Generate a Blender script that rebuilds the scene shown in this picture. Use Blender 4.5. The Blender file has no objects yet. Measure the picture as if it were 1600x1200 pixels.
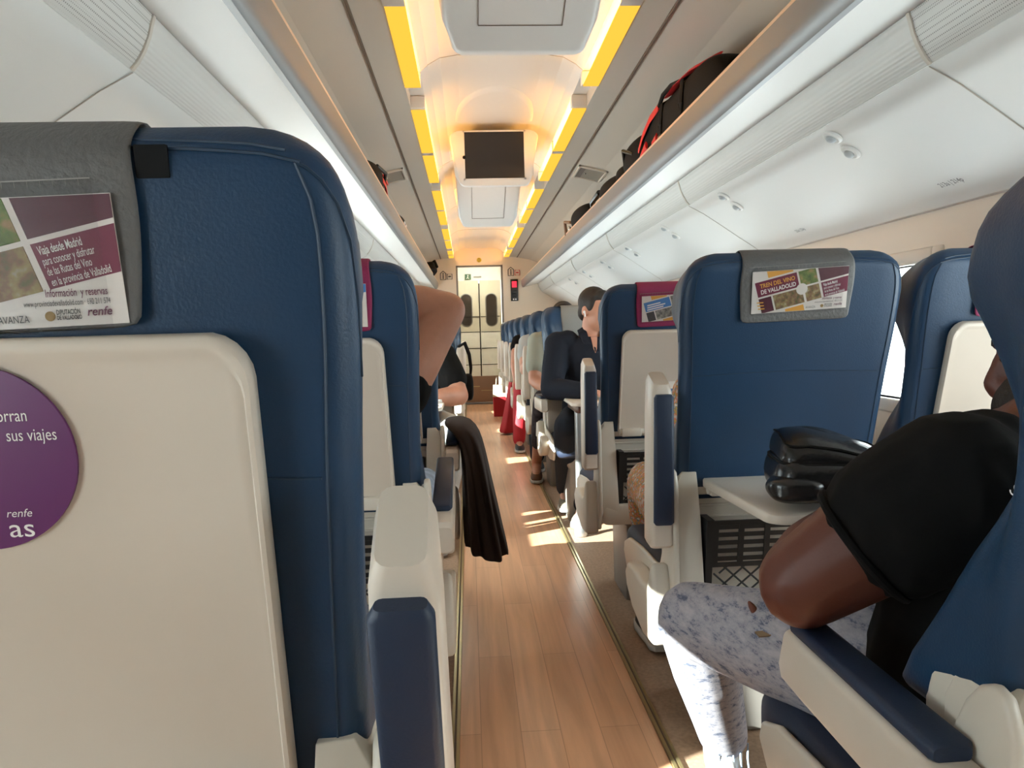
import bpy, bmesh, math, random
from mathutils import Vector, Matrix

random.seed(7)
C = bpy.context.scene.collection
scn = bpy.context.scene
PI = math.pi

# ---------------------------------------------------------------- camera, world, sun, exposure
FPX, VPX, VPY, ROLL, EYE = 1150.0, 732.0, 522.0, 0.028, 1.05
cam_d = bpy.data.cameras.new('camera'); cam = bpy.data.objects.new('camera', cam_d); C.objects.link(cam)
cam_d.sensor_width = 36.0; cam_d.lens = FPX / 1600 * 36.0; cam_d.clip_start = 0.02; cam_d.clip_end = 200
yc = Vector(((VPX - 800) / FPX, (600 - VPY) / FPX, -1)).normalized()
xc_ = Vector((1, ROLL, 0)); xc_ = (xc_ - yc * xc_.dot(yc)).normalized()
zc = xc_.cross(yc)
M3 = Matrix((xc_, yc, zc))
cam.matrix_world = Matrix.Translation((0, 0, EYE)) @ M3.to_4x4()
scn.camera = cam

w = bpy.data.worlds.new('world'); scn.world = w; w.use_nodes = True
bg = w.node_tree.nodes['Background']
bg.inputs[0].default_value = (0.95, 0.98, 1.0, 1); bg.inputs[1].default_value = 6.0

sun_d = bpy.data.lights.new('sun', 'SUN'); sun = bpy.data.objects.new('sun', sun_d); C.objects.link(sun)
sun_d.energy = 24.0; sun_d.angle = math.radians(0.6); sun_d.color = (1.0, 0.97, 0.9)
sun.rotation_euler = Vector((1.0, 0.50, -0.50)).to_track_quat('-Z', 'Y').to_euler()

scn.view_settings.view_transform = 'Standard'; scn.view_settings.look = 'None'
scn.view_settings.exposure = 0.92; scn.view_settings.gamma = 1.0; scn.view_settings.use_curve_mapping = False

# ---------------------------------------------------------------- materials
def mat(name, col, rough=0.5, metal=0.0, spec=0.5, bump=0.0, bscale=200.0, var=0.0, vscale=3.0, coat=0.0, emit=None, estr=0.0, detail=4.0):
    m = bpy.data.materials.new(name); m.use_nodes = True
    nt = m.node_tree; b = nt.nodes['Principled BSDF']
    b.inputs['Base Color'].default_value = (*col, 1); b.inputs['Roughness'].default_value = rough
    b.inputs['Metallic'].default_value = metal; b.inputs['Specular IOR Level'].default_value = spec
    if coat: b.inputs['Coat Weight'].default_value = coat
    if emit:
        b.inputs['Emission Color'].default_value = (*emit, 1); b.inputs['Emission Strength'].default_value = estr
    tc = nt.nodes.new('ShaderNodeTexCoord')
    if var:
        n = nt.nodes.new('ShaderNodeTexNoise'); n.inputs['Scale'].default_value = vscale; n.inputs['Detail'].default_value = detail
        nt.links.new(tc.outputs['Object'], n.inputs['Vector'])
        r = nt.nodes.new('ShaderNodeValToRGB'); e = r.color_ramp.elements
        e[0].position = 0.3; e[1].position = 0.7
        e[0].color = (*[c * (1 - var) for c in col], 1); e[1].color = (*[min(1, c * (1 + var)) for c in col], 1)
        nt.links.new(n.outputs['Fac'], r.inputs[0]); nt.links.new(r.outputs[0], b.inputs['Base Color'])
    if bump:
        n = nt.nodes.new('ShaderNodeTexNoise'); n.inputs['Scale'].default_value = bscale; n.inputs['Detail'].default_value = 3
        nt.links.new(tc.outputs['Object'], n.inputs['Vector'])
        bp = nt.nodes.new('ShaderNodeBump'); bp.inputs['Strength'].default_value = bump; bp.inputs['Distance'].default_value = 0.003
        nt.links.new(n.outputs['Fac'], bp.inputs['Height']); nt.links.new(bp.outputs[0], b.inputs['Normal'])
    return m

def ramp_mat(name, stops, scale, rough=0.6, stretch=(1, 1, 1), bump=0.0, detail=6.0, spec=0.4, distort=0.0, nrough=0.5):
    m = bpy.data.materials.new(name); m.use_nodes = True; nt = m.node_tree; b = nt.nodes['Principled BSDF']
    b.inputs['Roughness'].default_value = rough; b.inputs['Specular IOR Level'].default_value = spec
    tc = nt.nodes.new('ShaderNodeTexCoord'); mp = nt.nodes.new('ShaderNodeMapping'); mp.inputs['Scale'].default_value = stretch
    nt.links.new(tc.outputs['Object'], mp.inputs[0])
    n = nt.nodes.new('ShaderNodeTexNoise'); n.inputs['Scale'].default_value = scale; n.inputs['Detail'].default_value = detail
    n.inputs['Distortion'].default_value = distort; n.inputs['Roughness'].default_value = nrough
    nt.links.new(mp.outputs[0], n.inputs['Vector'])
    r = nt.nodes.new('ShaderNodeValToRGB'); e = r.color_ramp.elements
    while len(e) < len(stops): e.new(0.5)
    for k, (p, c) in enumerate(stops): e[k].position = p; e[k].color = (*c, 1)
    nt.links.new(n.outputs['Fac'], r.inputs[0]); nt.links.new(r.outputs[0], b.inputs['Base Color'])
    if bump:
        bp = nt.nodes.new('ShaderNodeBump'); bp.inputs['Strength'].default_value = bump; bp.inputs['Distance'].default_value = 0.004
        nt.links.new(n.outputs['Fac'], bp.inputs['Height']); nt.links.new(bp.outputs[0], b.inputs['Normal'])
    return m

NAVY = mat('navy_leather', (0.0105, 0.040, 0.092), 0.42, spec=0.40, bump=0.12, bscale=350, var=0.10, vscale=5)
NAVYPAD = mat('navy_pad', (0.012, 0.026, 0.060), 0.5, bump=0.1, bscale=400)
NAVYCUSH = mat('navy_cushion', (0.016, 0.026, 0.055), 0.55, bump=0.1, bscale=300)
PIPE = mat('navy_piping', (0.010, 0.035, 0.075), 0.5)
CREAM = mat('cream_plastic', (0.67, 0.59, 0.505), 0.32, spec=0.5, var=0.03, vscale=6)
CREAM2 = mat('cream_shell', (0.65, 0.595, 0.515), 0.38, spec=0.5)
BLACKP = mat('black_plastic', (0.012, 0.012, 0.013), 0.45)
GREYMET = mat('grey_metal', (0.23, 0.215, 0.20), 0.45, metal=0.3)
COVER_G = mat('grey_cover', (0.115, 0.112, 0.110), 0.55, bump=0.5, bscale=170)
COVER_P = mat('magenta_cover', (0.24, 0.012, 0.075), 0.6, bump=0.2, bscale=250)
COVER_L = mat('pale_grey_cover', (0.25, 0.25, 0.24), 0.6, bump=0.2, bscale=250)
WHITE_P = mat('white_panel', (0.74, 0.73, 0.70), 0.4, spec=0.4)
CEIL = mat('ceiling_panel', (0.60, 0.55, 0.48), 0.5, spec=0.4)
CEILW = mat('ceiling_centre', (0.74, 0.71, 0.67), 0.35, spec=0.5)
HOUSE = mat('monitor_housing', (0.70, 0.68, 0.65), 0.35)
SEAM = mat('dark_seam', (0.16, 0.12, 0.09), 0.7)
ALU = mat('brushed_metal', (0.24, 0.245, 0.25), 0.4, metal=0.5)
STEEL = mat('steel_pole', (0.50, 0.52, 0.53), 0.32, metal=0.8)
CHROME = mat('chrome', (0.75, 0.76, 0.78), 0.2, metal=1.0)
BRASS = mat('brass_rail', (0.52, 0.42, 0.22), 0.35, metal=0.8)
PEACH = mat('peach_edge', (0.70, 0.50, 0.36), 0.5)
WALLM = mat('wall_laminate', (0.72, 0.62, 0.52), 0.5)
ENDW = mat('end_wall_laminate', (0.72, 0.62, 0.50), 0.5)
BLACK = mat('matte_black', (0.005, 0.005, 0.0055), 0.6, spec=0.15)
SCREEN = mat('screen_glass', (0.008, 0.007, 0.008), 0.12, spec=0.6)
PURPLE = mat('purple_sticker', (0.115, 0.018, 0.110), 0.35)
WHITE = mat('white_print', (0.80, 0.76, 0.74), 0.5)
CARDW = mat('white_card', (0.72, 0.66, 0.62), 0.3, spec=0.5)
MAROON = mat('maroon_print', (0.16, 0.015, 0.045), 0.35)
MAROON2 = mat('dark_maroon_print', (0.085, 0.015, 0.03), 0.35)
ORANGE = mat('orange_print', (0.75, 0.36, 0.06), 0.4)
BLUEP = mat('blue_print', (0.06, 0.20, 0.50), 0.35)
DKTEXT = mat('dark_print', (0.05, 0.045, 0.05), 0.5)
MARTEXT = mat('maroon_text', (0.13, 0.02, 0.06), 0.5)
GOLDT = mat('gold_print', (0.32, 0.20, 0.07), 0.5)
PHOTO1 = ramp_mat('vineyard_photo', [(0.3, (0.06, 0.10, 0.03)), (0.48, (0.22, 0.12, 0.07)), (0.6, (0.30, 0.24, 0.10)), (0.75, (0.45, 0.40, 0.36))], 90, 0.35)
PHOTO2 = ramp_mat('landscape_photo', [(0.3, (0.03, 0.06, 0.02)), (0.5, (0.14, 0.19, 0.05)), (0.62, (0.34, 0.22, 0.10)), (0.78, (0.5, 0.45, 0.38))], 60, 0.35)
PHOTO3 = ramp_mat('grey_photo', [(0.3, (0.05, 0.05, 0.05)), (0.5, (0.22, 0.22, 0.20)), (0.7, (0.50, 0.46, 0.38))], 70, 0.35)
BLKLEATHER = mat('black_leather', (0.007, 0.007, 0.008), 0.26, spec=0.6, bump=0.7, bscale=28)
BLKFAB = mat('black_fabric', (0.008, 0.007, 0.007), 0.75, spec=0.15, bump=0.3, bscale=150)
REDFAB = mat('red_fabric', (0.62, 0.012, 0.016), 0.55)
REDFAB2 = mat('red_cloth', (0.42, 0.012, 0.022), 0.7)
BROWNCLOTH = mat('brown_cloth', (0.034, 0.023, 0.020), 0.85, spec=0.15, bump=0.35, bscale=180)
NAVYSHIRT = mat('navy_shirt', (0.014, 0.017, 0.026), 0.8, spec=0.15, bump=0.3, bscale=60)
BLKSHIRT = mat('black_tshirt', (0.0062, 0.006, 0.0062), 0.85, spec=0.15, bump=0.35, bscale=35)
SAGE = mat('sage_shirt', (0.34, 0.36, 0.30), 0.8)
DKTROUS = mat('dark_trousers', (0.014, 0.017, 0.024), 0.8, spec=0.15, bump=0.3, bscale=40)
PLAID = mat('dark_plaid', (0.035, 0.028, 0.032), 0.8, spec=0.15, var=0.5, vscale=30)
LTGREY = mat('light_grey_trousers', (0.42, 0.43, 0.42), 0.8, bump=0.2, bscale=40)
LTBLUE = mat('light_blue_denim', (0.30, 0.38, 0.50), 0.8, var=0.25, vscale=40)
FLORAL = ramp_mat('floral_fabric', [(0.36, (0.55, 0.50, 0.42)), (0.46, (0.60, 0.12, 0.08)), (0.52, (0.55, 0.38, 0.06)), (0.58, (0.10, 0.14, 0.20)), (0.68, (0.70, 0.64, 0.56))], 70, 0.8, detail=2)
JEANS = ramp_mat('distressed_denim', [(0.30, (0.05, 0.065, 0.11)), (0.41, (0.13, 0.15, 0.22)), (0.47, (0.34, 0.335, 0.39)), (0.62, (0.46, 0.44, 0.48))], 30, 0.85, stretch=(1.3, 0.8, 2.2), bump=0.5, detail=14, nrough=0.78)
HAIR = mat('dark_hair', (0.018, 0.012, 0.009), 0.6, bump=0.6, bscale=120)
HAIRB = mat('black_beard', (0.012, 0.008, 0.007), 0.7, bump=0.8, bscale=180)
def skin(name, col):
    m = mat(name, col, 0.45, spec=0.4, var=0.10, vscale=12, bump=0.08, bscale=250)
    b = m.node_tree.nodes['Principled BSDF']
    b.inputs['Subsurface Weight'].default_value = 0.08; b.inputs['Subsurface Radius'].default_value = (0.5, 0.2, 0.1); b.inputs['Subsurface Scale'].default_value = 0.01
    return m
SKIN_D = skin('deep_brown_skin', (0.125, 0.038, 0.024))
SKIN_L = skin('fair_skin', (0.60, 0.33, 0.24))
SKIN_T = skin('tanned_skin', (0.55, 0.27, 0.18))
EYEW = mat('eye_white', (0.7, 0.68, 0.65), 0.3)
EYED = mat('eye_dark', (0.02, 0.012, 0.008), 0.2)
LIPS = mat('lips', (0.30, 0.10, 0.08), 0.5)
RUBBER = mat('shoe_rubber', (0.55, 0.53, 0.50), 0.7)
SHOE_G = mat('grey_brown_sneaker', (0.20, 0.17, 0.13), 0.8, var=0.3, vscale=60)
SHOE_B = mat('black_shoe', (0.012, 0.012, 0.013), 0.6)
SHOE_W = mat('white_grey_sneaker', (0.50, 0.49, 0.47), 0.7, var=0.2, vscale=40)
SANDAL = mat('brown_sandal', (0.10, 0.04, 0.02), 0.6)
WOODEDGE = mat('brown_wood_edge', (0.085, 0.030, 0.016), 0.4)
PAPER = mat('paper_white', (0.78, 0.77, 0.75), 0.7)
BROWNPAN = mat('brown_kick_panel', (0.27, 0.15, 0.085), 0.35, spec=0.6, var=0.1, vscale=4)
REDLED = mat('red_led', (0.2, 0.0, 0.01), 0.4, emit=(1.0, 0.03, 0.06), estr=0.8)
GREENS = mat('green_sign', (0.02, 0.10, 0.05), 0.5)
YELSIGN = mat('yellow_sign', (0.55, 0.42, 0.03), 0.5)
SIGNRED = mat('sign_red', (0.55, 0.03, 0.03), 0.5)
BEIGEBAG = mat('beige_bag', (0.45, 0.36, 0.26), 0.8)

def emission(name, col, s):
    m = bpy.data.materials.new(name); m.use_nodes = True; nt = m.node_tree
    nt.nodes.remove(nt.nodes['Principled BSDF'])
    e = nt.nodes.new('ShaderNodeEmission'); e.inputs[0].default_value = (*col, 1); e.inputs[1].default_value = s
    nt.links.new(e.outputs[0], nt.nodes['Material Output'].inputs[0]); return m
DIFFUSER = emission('yellow_diffuser', (1.0, 0.53, 0.055), 0.66)
TUBE = emission('amber_tube', (1.0, 0.47, 0.10), 19.0)
VESTFILL = emission('vestibule_fill_light', (1.0, 0.97, 0.9), 16.0)

def glassy(name, tint, gloss=0.06):
    m = bpy.data.materials.new(name); m.use_nodes = True; nt = m.node_tree
    nt.nodes.remove(nt.nodes['Principled BSDF'])
    t = nt.nodes.new('ShaderNodeBsdfTransparent'); t.inputs[0].default_value = (*tint, 1)
    g = nt.nodes.new('ShaderNodeBsdfGlossy'); g.inputs['Roughness'].default_value = 0.05
    x = nt.nodes.new('ShaderNodeMixShader'); x.inputs[0].default_value = gloss
    nt.links.new(t.outputs[0], x.inputs[1]); nt.links.new(g.outputs[0], x.inputs[2])
    nt.links.new(x.outputs[0], nt.nodes['Material Output'].inputs[0]); return m
GLASS = glassy('window_glass', (0.90, 0.95, 0.95))
DOORGLASS = glassy('door_glass', (0.80, 0.80, 0.74), 0.05)
SLEEVE = glassy('clear_plastic', (0.95, 0.95, 0.95), 0.008)
DARKWIN = mat('dark_oval_glass', (0.035, 0.026, 0.022), 0.12)

def tube_mat(name, perforated):
    m = mat(name, (0.66, 0.65, 0.62), 0.5); nt = m.node_tree; b = nt.nodes['Principled BSDF']
    tc = nt.nodes['Texture Coordinate']
    if perforated:
        v = nt.nodes.new('ShaderNodeTexVoronoi'); v.inputs['Scale'].default_value = 170; v.inputs['Randomness'].default_value = 0.0
        nt.links.new(tc.outputs['Object'], v.inputs['Vector'])
        r = nt.nodes.new('ShaderNodeValToRGB'); e = r.color_ramp.elements
        e[0].position = 0.25; e[0].color = (0.30, 0.29, 0.27, 1); e[1].position = 0.36; e[1].color = (0.66, 0.65, 0.62, 1)
        nt.links.new(v.outputs['Distance'], r.inputs[0]); nt.links.new(r.outputs[0], b.inputs['Base Color'])
    else:
        wv = nt.nodes.new('ShaderNodeTexWave'); wv.wave_type = 'BANDS'; wv.bands_direction = 'X'; wv.inputs['Scale'].default_value = 60
        nt.links.new(tc.outputs['Object'], wv.inputs['Vector'])
        bp = nt.nodes.new('ShaderNodeBump'); bp.inputs['Strength'].default_value = 0.25; bp.inputs['Distance'].default_value = 0.003
        nt.links.new(wv.outputs['Fac'], bp.inputs['Height']); nt.links.new(bp.outputs[0], b.inputs['Normal'])
    return m
TUBES = tube_mat('ribbed_lamp_cover', False); TUBEP = tube_mat('perforated_lamp_cover', True)

def wood_floor():
    m = bpy.data.materials.new('plank_floor'); m.use_nodes = True; nt = m.node_tree; b = nt.nodes['Principled BSDF']
    b.inputs['Roughness'].default_value = 0.30; b.inputs['Specular IOR Level'].default_value = 0.5
    tc = nt.nodes.new('ShaderNodeTexCoord')
    mp = nt.nodes.new('ShaderNodeMapping'); mp.inputs['Rotation'].default_value = (0, 0, PI / 2); mp.inputs['Location'].default_value = (0.03, 0.0, 0)
    nt.links.new(tc.outputs['Object'], mp.inputs[0])
    br = nt.nodes.new('ShaderNodeTexBrick'); br.inputs['Scale'].default_value = 1.0
    br.inputs['Brick Width'].default_value = 0.92; br.inputs['Row Height'].default_value = 0.105; br.inputs['Mortar Size'].default_value = 0.0012
    br.inputs['Color1'].default_value = (0.68, 0.385, 0.225, 1); br.inputs['Color2'].default_value = (0.76, 0.46, 0.285, 1); br.inputs['Mortar'].default_value = (0.50, 0.275, 0.16, 1)
    nt.links.new(mp.outputs[0], br.inputs['Vector'])
    mp2 = nt.nodes.new('ShaderNodeMapping'); mp2.inputs['Scale'].default_value = (28, 1.6, 1)
    nt.links.new(tc.outputs['Object'], mp2.inputs[0])
    n = nt.nodes.new('ShaderNodeTexNoise'); n.inputs['Scale'].default_value = 1.0; n.inputs['Detail'].default_value = 6; n.inputs['Distortion'].default_value = 0.6
    nt.links.new(mp2.outputs[0], n.inputs['Vector'])
    r = nt.nodes.new('ShaderNodeValToRGB'); e = r.color_ramp.elements
    e[0].position = 0.3; e[0].color = (0.80, 0.76, 0.74, 1); e[1].position = 0.7; e[1].color = (1.08, 1.06, 1.04, 1)
    nt.links.new(n.outputs['Fac'], r.inputs[0])
    mx = nt.nodes.new('ShaderNodeMix'); mx.data_type = 'RGBA'; mx.blend_type = 'MULTIPLY'; mx.inputs[0].default_value = 1.0
    nt.links.new(br.outputs['Color'], mx.inputs[6]); nt.links.new(r.outputs[0], mx.inputs[7]); nt.links.new(mx.outputs[2], b.inputs['Base Color'])
    return m
FLOORW = wood_floor()
CARPET = mat('brown_side_floor', (0.34, 0.225, 0.15), 0.7, var=0.18, vscale=90, bump=0.2, bscale=300)

# ---------------------------------------------------------------- mesh helpers
def V(*a): return Vector(a)
class MB:
    def __init__(s): s.v = []; s.f = []; s.m = []; s.mi = 0
    def add(s, vs, fs):
        o = len(s.v); s.v += [Vector(p) for p in vs]
        for f in fs: s.f.append([o + i for i in f]); s.m.append(s.mi)
        return s
    def box(s, x0, x1, y0, y1, z0, z1):
        vs = [(x, y, z) for x in (x0, x1) for y in (y0, y1) for z in (z0, z1)]
        return s.add(vs, [(0, 1, 3, 2), (4, 6, 7, 5), (0, 4, 5, 1), (2, 3, 7, 6), (0, 2, 6, 4), (1, 5, 7, 3)])
    def rings(s, R, cap=True, closed=False):
        n = len(R[0]); o = len(s.v)
        for r in R: s.v += [Vector(p) for p in r]
        k = len(R)
        for a in range(k if closed else k - 1):
            b = (a + 1) % k
            for i in range(n):
                j = (i + 1) % n
                s.f.append([o + a * n + i, o + a * n + j, o + b * n + j, o + b * n + i]); s.m.append(s.mi)
        if cap and not closed:
            s.f.append([o + i for i in range(n)][::-1]); s.m.append(s.mi)
            s.f.append([o + (k - 1) * n + i for i in range(n)]); s.m.append(s.mi)
        return s
    def tube(s, pts, rad, n=8, cap=True, flat=1.0, up=None, closed=False):
        pts = [Vector(p) for p in pts]
        if not isinstance(rad, (list, tuple)): rad = [rad] * len(pts)
        R = []; prev = None
        for i, p in enumerate(pts):
            if closed: t = pts[(i + 1) % len(pts)] - pts[i - 1]
            else: t = pts[min(i + 1, len(pts) - 1)] - pts[max(i - 1, 0)]
            t = t.normalized() if t.length > 1e-9 else Vector((0, 0, 1))
            if up is not None: a = Vector(up)
            elif prev is None: a = Vector((0, 0, 1)) if abs(t.z) < 0.9 else Vector((1, 0, 0))
            else: a = prev
            a = (a - t * a.dot(t)); a = a.normalized() if a.length > 1e-6 else t.orthogonal().normalized()
            prev = a; b = t.cross(a)
            R.append([p + a * math.cos(2 * PI * k / n) * rad[i] * flat + b * math.sin(2 * PI * k / n) * rad[i] for k in range(n)])
        return s.rings(R, cap, closed)
    def limb(s, pts, rad, n=12):
        """rounded tapered chain"""
        pts = [Vector(p) for p in pts]
        s.tube(pts, rad, n)
        for p, r in zip(pts, rad): s.ball(p, (r, r, r), 10, 7)
        return s
    def ball(s, c, r, nu=14, nv=9, X=V(1, 0, 0), Y=V(0, 1, 0), Z=V(0, 0, 1)):
        c = Vector(c)
        if not isinstance(r, (list, tuple)): r = (r, r, r)
        o = len(s.v); s.v.append(c - Z * r[2])
        for a in range(1, nv):
            t = -PI / 2 + PI * a / nv
            for b in range(nu):
                p = 2 * PI * b / nu
                s.v.append(c + X * (math.cos(t) * math.cos(p) * r[0]) + Y * (math.cos(t) * math.sin(p) * r[1]) + Z * (math.sin(t) * r[2]))
        s.v.append(c + Z * r[2]); last = len(s.v) - 1
        for b in range(nu):
            s.f.append([o, o + 1 + (b + 1) % nu, o + 1 + b]); s.m.append(s.mi)
            for a in range(nv - 2):
                q = o + 1 + a * nu
                s.f.append([q + b, q + (b + 1) % nu, q + nu + (b + 1) % nu, q + nu + b]); s.m.append(s.mi)
            q = o + 1 + (nv - 2) * nu
            s.f.append([q + b, q + (b + 1) % nu, last]); s.m.append(s.mi)
        return s
    def prism(s, poly, axis, a0, a1):
        """poly: 2D points in the two other axes (x: yz, y: xz, z: xy)"""
        def mk(p, a):
            return {'x': (a, p[0], p[1]), 'y': (p[0], a, p[1]), 'z': (p[0], p[1], a)}[axis]
        return s.rings([[mk(p, a0) for p in poly], [mk(p, a1) for p in poly]])
    def sheet(s, grid):
        o = len(s.v); n = len(grid[0])
        for r in grid: s.v += [Vector(p) for p in r]
        for a in range(len(grid) - 1):
            for i in range(n - 1):
                s.f.append([o + a * n + i, o + a * n + i + 1, o + (a + 1) * n + i + 1, o + (a + 1) * n + i]); s.m.append(s.mi)
        return s
    def mesh(s, name, mats, sharp=38):
        me = bpy.data.meshes.new(name)
        bm = bmesh.new(); vs = [bm.verts.new(p) for p in s.v]
        for f, mi in zip(s.f, s.m):
            try: fc = bm.faces.new([vs[i] for i in f]); fc.material_index = mi; fc.smooth = True
            except ValueError: pass
        bmesh.ops.recalc_face_normals(bm, faces=bm.faces); bm.to_mesh(me); bm.free()
        for m in (mats if isinstance(mats, (list, tuple)) else [mats]): me.materials.append(m)
        if sharp: me.set_sharp_from_angle(angle=math.radians(sharp))
        return me
    def build(s, name, mats, parent=None, bevel=0, seg=2, sub=0, sharp=38, solid=0, loc=None):
        me = s.mesh(name, mats, None if (sub or bevel) else sharp)
        o = bpy.data.objects.new(name, me); C.objects.link(o)
        if parent is not None: o.parent = parent
        if loc is not None: o.location = loc
        if solid:
            md = o.modifiers.new('solid', 'SOLIDIFY'); md.thickness = solid; md.offset = 0
        if bevel:
            md = o.modifiers.new('bevel', 'BEVEL'); md.width = bevel; md.segments = seg; md.limit_method = 'ANGLE'; md.angle_limit = math.radians(40)
            md.harden_normals = False
        if sub:
            md = o.modifiers.new('sub', 'SUBSURF'); md.levels = sub; md.render_levels = sub
        return o

def remesh(o, voxel, smooth=4, factor=0.5):
    md = o.modifiers.new('r', 'REMESH'); md.mode = 'VOXEL'; md.voxel_size = voxel; md.use_smooth_shade = True
    if smooth:
        ms = o.modifiers.new('s', 'SMOOTH'); ms.factor = factor; ms.iterations = smooth
    dg = bpy.context.evaluated_depsgraph_get()
    me = bpy.data.meshes.new_from_object(o.evaluated_get(dg))
    old = o.data; mats = list(old.materials); o.modifiers.clear(); o.data = me; me.name = old.name
    me.materials.clear()
    for m in mats: me.materials.append(m)
    bpy.data.meshes.remove(old)
    for p in me.polygons: p.use_smooth = True; p.material_index = 0
    return o

def tag(o, label=None, cat=None, group=None, kind=None):
    if label: o['label'] = label
    if cat: o['category'] = cat
    if group: o['group'] = group
    if kind: o['kind'] = kind
    return o
def thing(name, label, cat, loc=(0, 0, 0), group=None, mtx=None):
    o = bpy.data.objects.new(name, None); C.objects.link(o); o.empty_display_size = 0.05
    if mtx is not None: o.matrix_basis = mtx
    else: o.location = loc
    return tag(o, label, cat, group)
def copy_tree(o, parent=None):
    c = o.copy(); C.objects.link(c)
    if parent is not None: c.parent = parent
    for ch in list(o.children): copy_tree(ch, c)
    return c
def struct(o, label=None, cat=None):
    o['kind'] = 'structure'
    return tag(o, label, cat)

def lerp(a, b, t): return a + (b - a) * t
def interp(tab, x):
    """monotone cubic through the table"""
    if x <= tab[0][0]: return tab[0][1]
    if x >= tab[-1][0]: return tab[-1][1]
    n = len(tab); d = [(tab[i + 1][1] - tab[i][1]) / (tab[i + 1][0] - tab[i][0]) for i in range(n - 1)]
    def sl(i):
        if i == 0: return d[0]
        if i == n - 1: return d[-1]
        return 0.0 if d[i - 1] * d[i] <= 0 else 2 * d[i - 1] * d[i] / (d[i - 1] + d[i])
    for i in range(n - 1):
        (xa, va), (xb, vb) = tab[i], tab[i + 1]
        if x <= xb:
            h = xb - xa; t = (x - xa) / h
            return va * (2 * t ** 3 - 3 * t * t + 1) + h * sl(i) * (t ** 3 - 2 * t * t + t) + vb * (-2 * t ** 3 + 3 * t * t) + h * sl(i + 1) * (t ** 3 - t * t)
def rrect(x0, x1, y0, y1, r, n=5, rt=None):
    """rounded rectangle outline; r bottom radius, rt top radius"""
    rt = r if rt is None else rt; out = []
    for cx, cy, a0, rr in ((x1 - rt, y1 - rt, 0, rt), (x0 + rt, y1 - rt, 90, rt), (x0 + r, y0 + r, 180, r), (x1 - r, y0 + r, 270, r)):
        for k in range(n + 1):
            a = math.radians(a0 + 90 * k / n); out.append((cx + rr * math.cos(a), cy + rr * math.sin(a)))
    return out

_fc = {}
def text_mesh(txt, size, align='LEFT', xs=0.8, mats=None, bold=0.0, shear=0.0):
    cu = bpy.data.curves.new('t', 'FONT'); cu.body = txt; cu.size = size; cu.align_x = align; cu.offset = bold; cu.shear = shear
    cu.resolution_u = 3
    o = bpy.data.objects.new('t', cu); C.objects.link(o)
    dg = bpy.context.evaluated_depsgraph_get(); me = bpy.data.meshes.new_from_object(o.evaluated_get(dg))
    bpy.data.objects.remove(o); bpy.data.curves.remove(cu)
    for v in me.vertices: v.co.x *= xs
    me.materials.clear()
    if mats: me.materials.append(mats)
    return me
def text(name, txt, size, mats, parent, loc=(0, 0, 0), rot=0.0, align='LEFT', xs=0.8, mtx=None, bold=0.0, shear=0.0):
    me = text_mesh(txt, size, align, xs, mats, bold, shear); me.name = name
    o = bpy.data.objects.new(name, me); C.objects.link(o)
    if parent is not None: o.parent = parent
    if mtx is not None: o.matrix_basis = (parent.matrix_basis.inverted() @ mtx) if parent is not None else mtx
    else: o.location = loc; o.rotation_euler = (0, 0, rot)
    return o
LAMPG = mat('lamp_grey', (0.42, 0.44, 0.45), 0.3)
SOFTSEAM = mat('soft_seam', (0.42, 0.37, 0.31), 0.6)
# ---------------------------------------------------------------- the car: floor, walls, ceiling, racks
XC = 0.19                      # centre line of the aisle
Y0, Y1 = -2.4, 10.97
def mx(s, hw): return XC + s * hw

fl = MB(); fl.mi = 0; fl.box(-0.055, 0.455, Y0, 12.4, -0.06, 0.0)
fl.mi = 1; fl.box(-1.16, -0.055, Y0, 12.4, -0.06, -0.002); fl.box(0.455, 1.56, Y0, 12.4, -0.06, -0.002)
struct(fl.build('floor', [FLOORW, CARPET]))
for k, (x, s) in enumerate(((-0.067, 1), (0.468, -1))):
    t = MB(); t.mi = 0; t.box(x - 0.011, x - 0.003, Y0, Y1, -0.001, 0.006); t.box(x + 0.003, x + 0.011, Y0, Y1, -0.001, 0.006)
    t.mi = 1; t.box(x - 0.004, x + 0.004, Y0, Y1, -0.001, 0.002)
    struct(t.build('trim_%d' % (k + 1), [BRASS, SEAM]))

# side walls with window openings
WZ1 = 1.24
wins_r = [(-0.75, 0.25), (0.60, 2.05), (2.30, 2.95), (3.20, 4.30), (4.60, 6.05), (6.50, 7.95), (8.40, 9.85)]
wins_l = [(-0.80, 0.0), (0.35, 0.90), (2.62, 4.10), (4.60, 6.05), (6.50, 7.95), (8.40, 9.85)]
nwin = 0
def side_wall(name, s, wins, WZ0):
    global nwin
    xi, xo = mx(s, 1.31), mx(s, 1.37); a, b = min(xi, xo), max(xi, xo)
    wl = MB()
    wl.box(a, b, Y0, 12.4, -0.06, WZ0); wl.box(a, b, Y0, 12.4, WZ1, 1.50)
    ys = [Y0] + [q for wdw in wins for q in wdw] + [12.4]
    for k in range(0, len(ys), 2): wl.box(a, b, ys[k], ys[k + 1], WZ0 - 0.001, WZ1 + 0.001)
    struct(wl.build(name, WALLM))
    for (ya, yb_) in wins:
        nwin += 1
        f = MB()
        xf = xi - s * 0.012
        for (u0, u1, v0, v1) in ((ya - 0.05, ya, WZ0 - 0.05, WZ1 + 0.05), (yb_, yb_ + 0.05, WZ0 - 0.05, WZ1 + 0.05), (ya, yb_, WZ0 - 0.05, WZ0), (ya, yb_, WZ1, WZ1 + 0.05)):
            f.box(min(xf, xo), max(xf, xo), u0, u1, v0, v1)
        fo = f.build('window_%d' % nwin, CREAM, bevel=0.008)
        struct(fo)
        g = MB(); xg = mx(s, 1.355); g.box(xg - 0.002, xg + 0.002, ya, yb_, WZ0, WZ1); g.build('glass', GLASS, fo)
side_wall('wall_right', 1, wins_r, 0.78)
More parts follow.
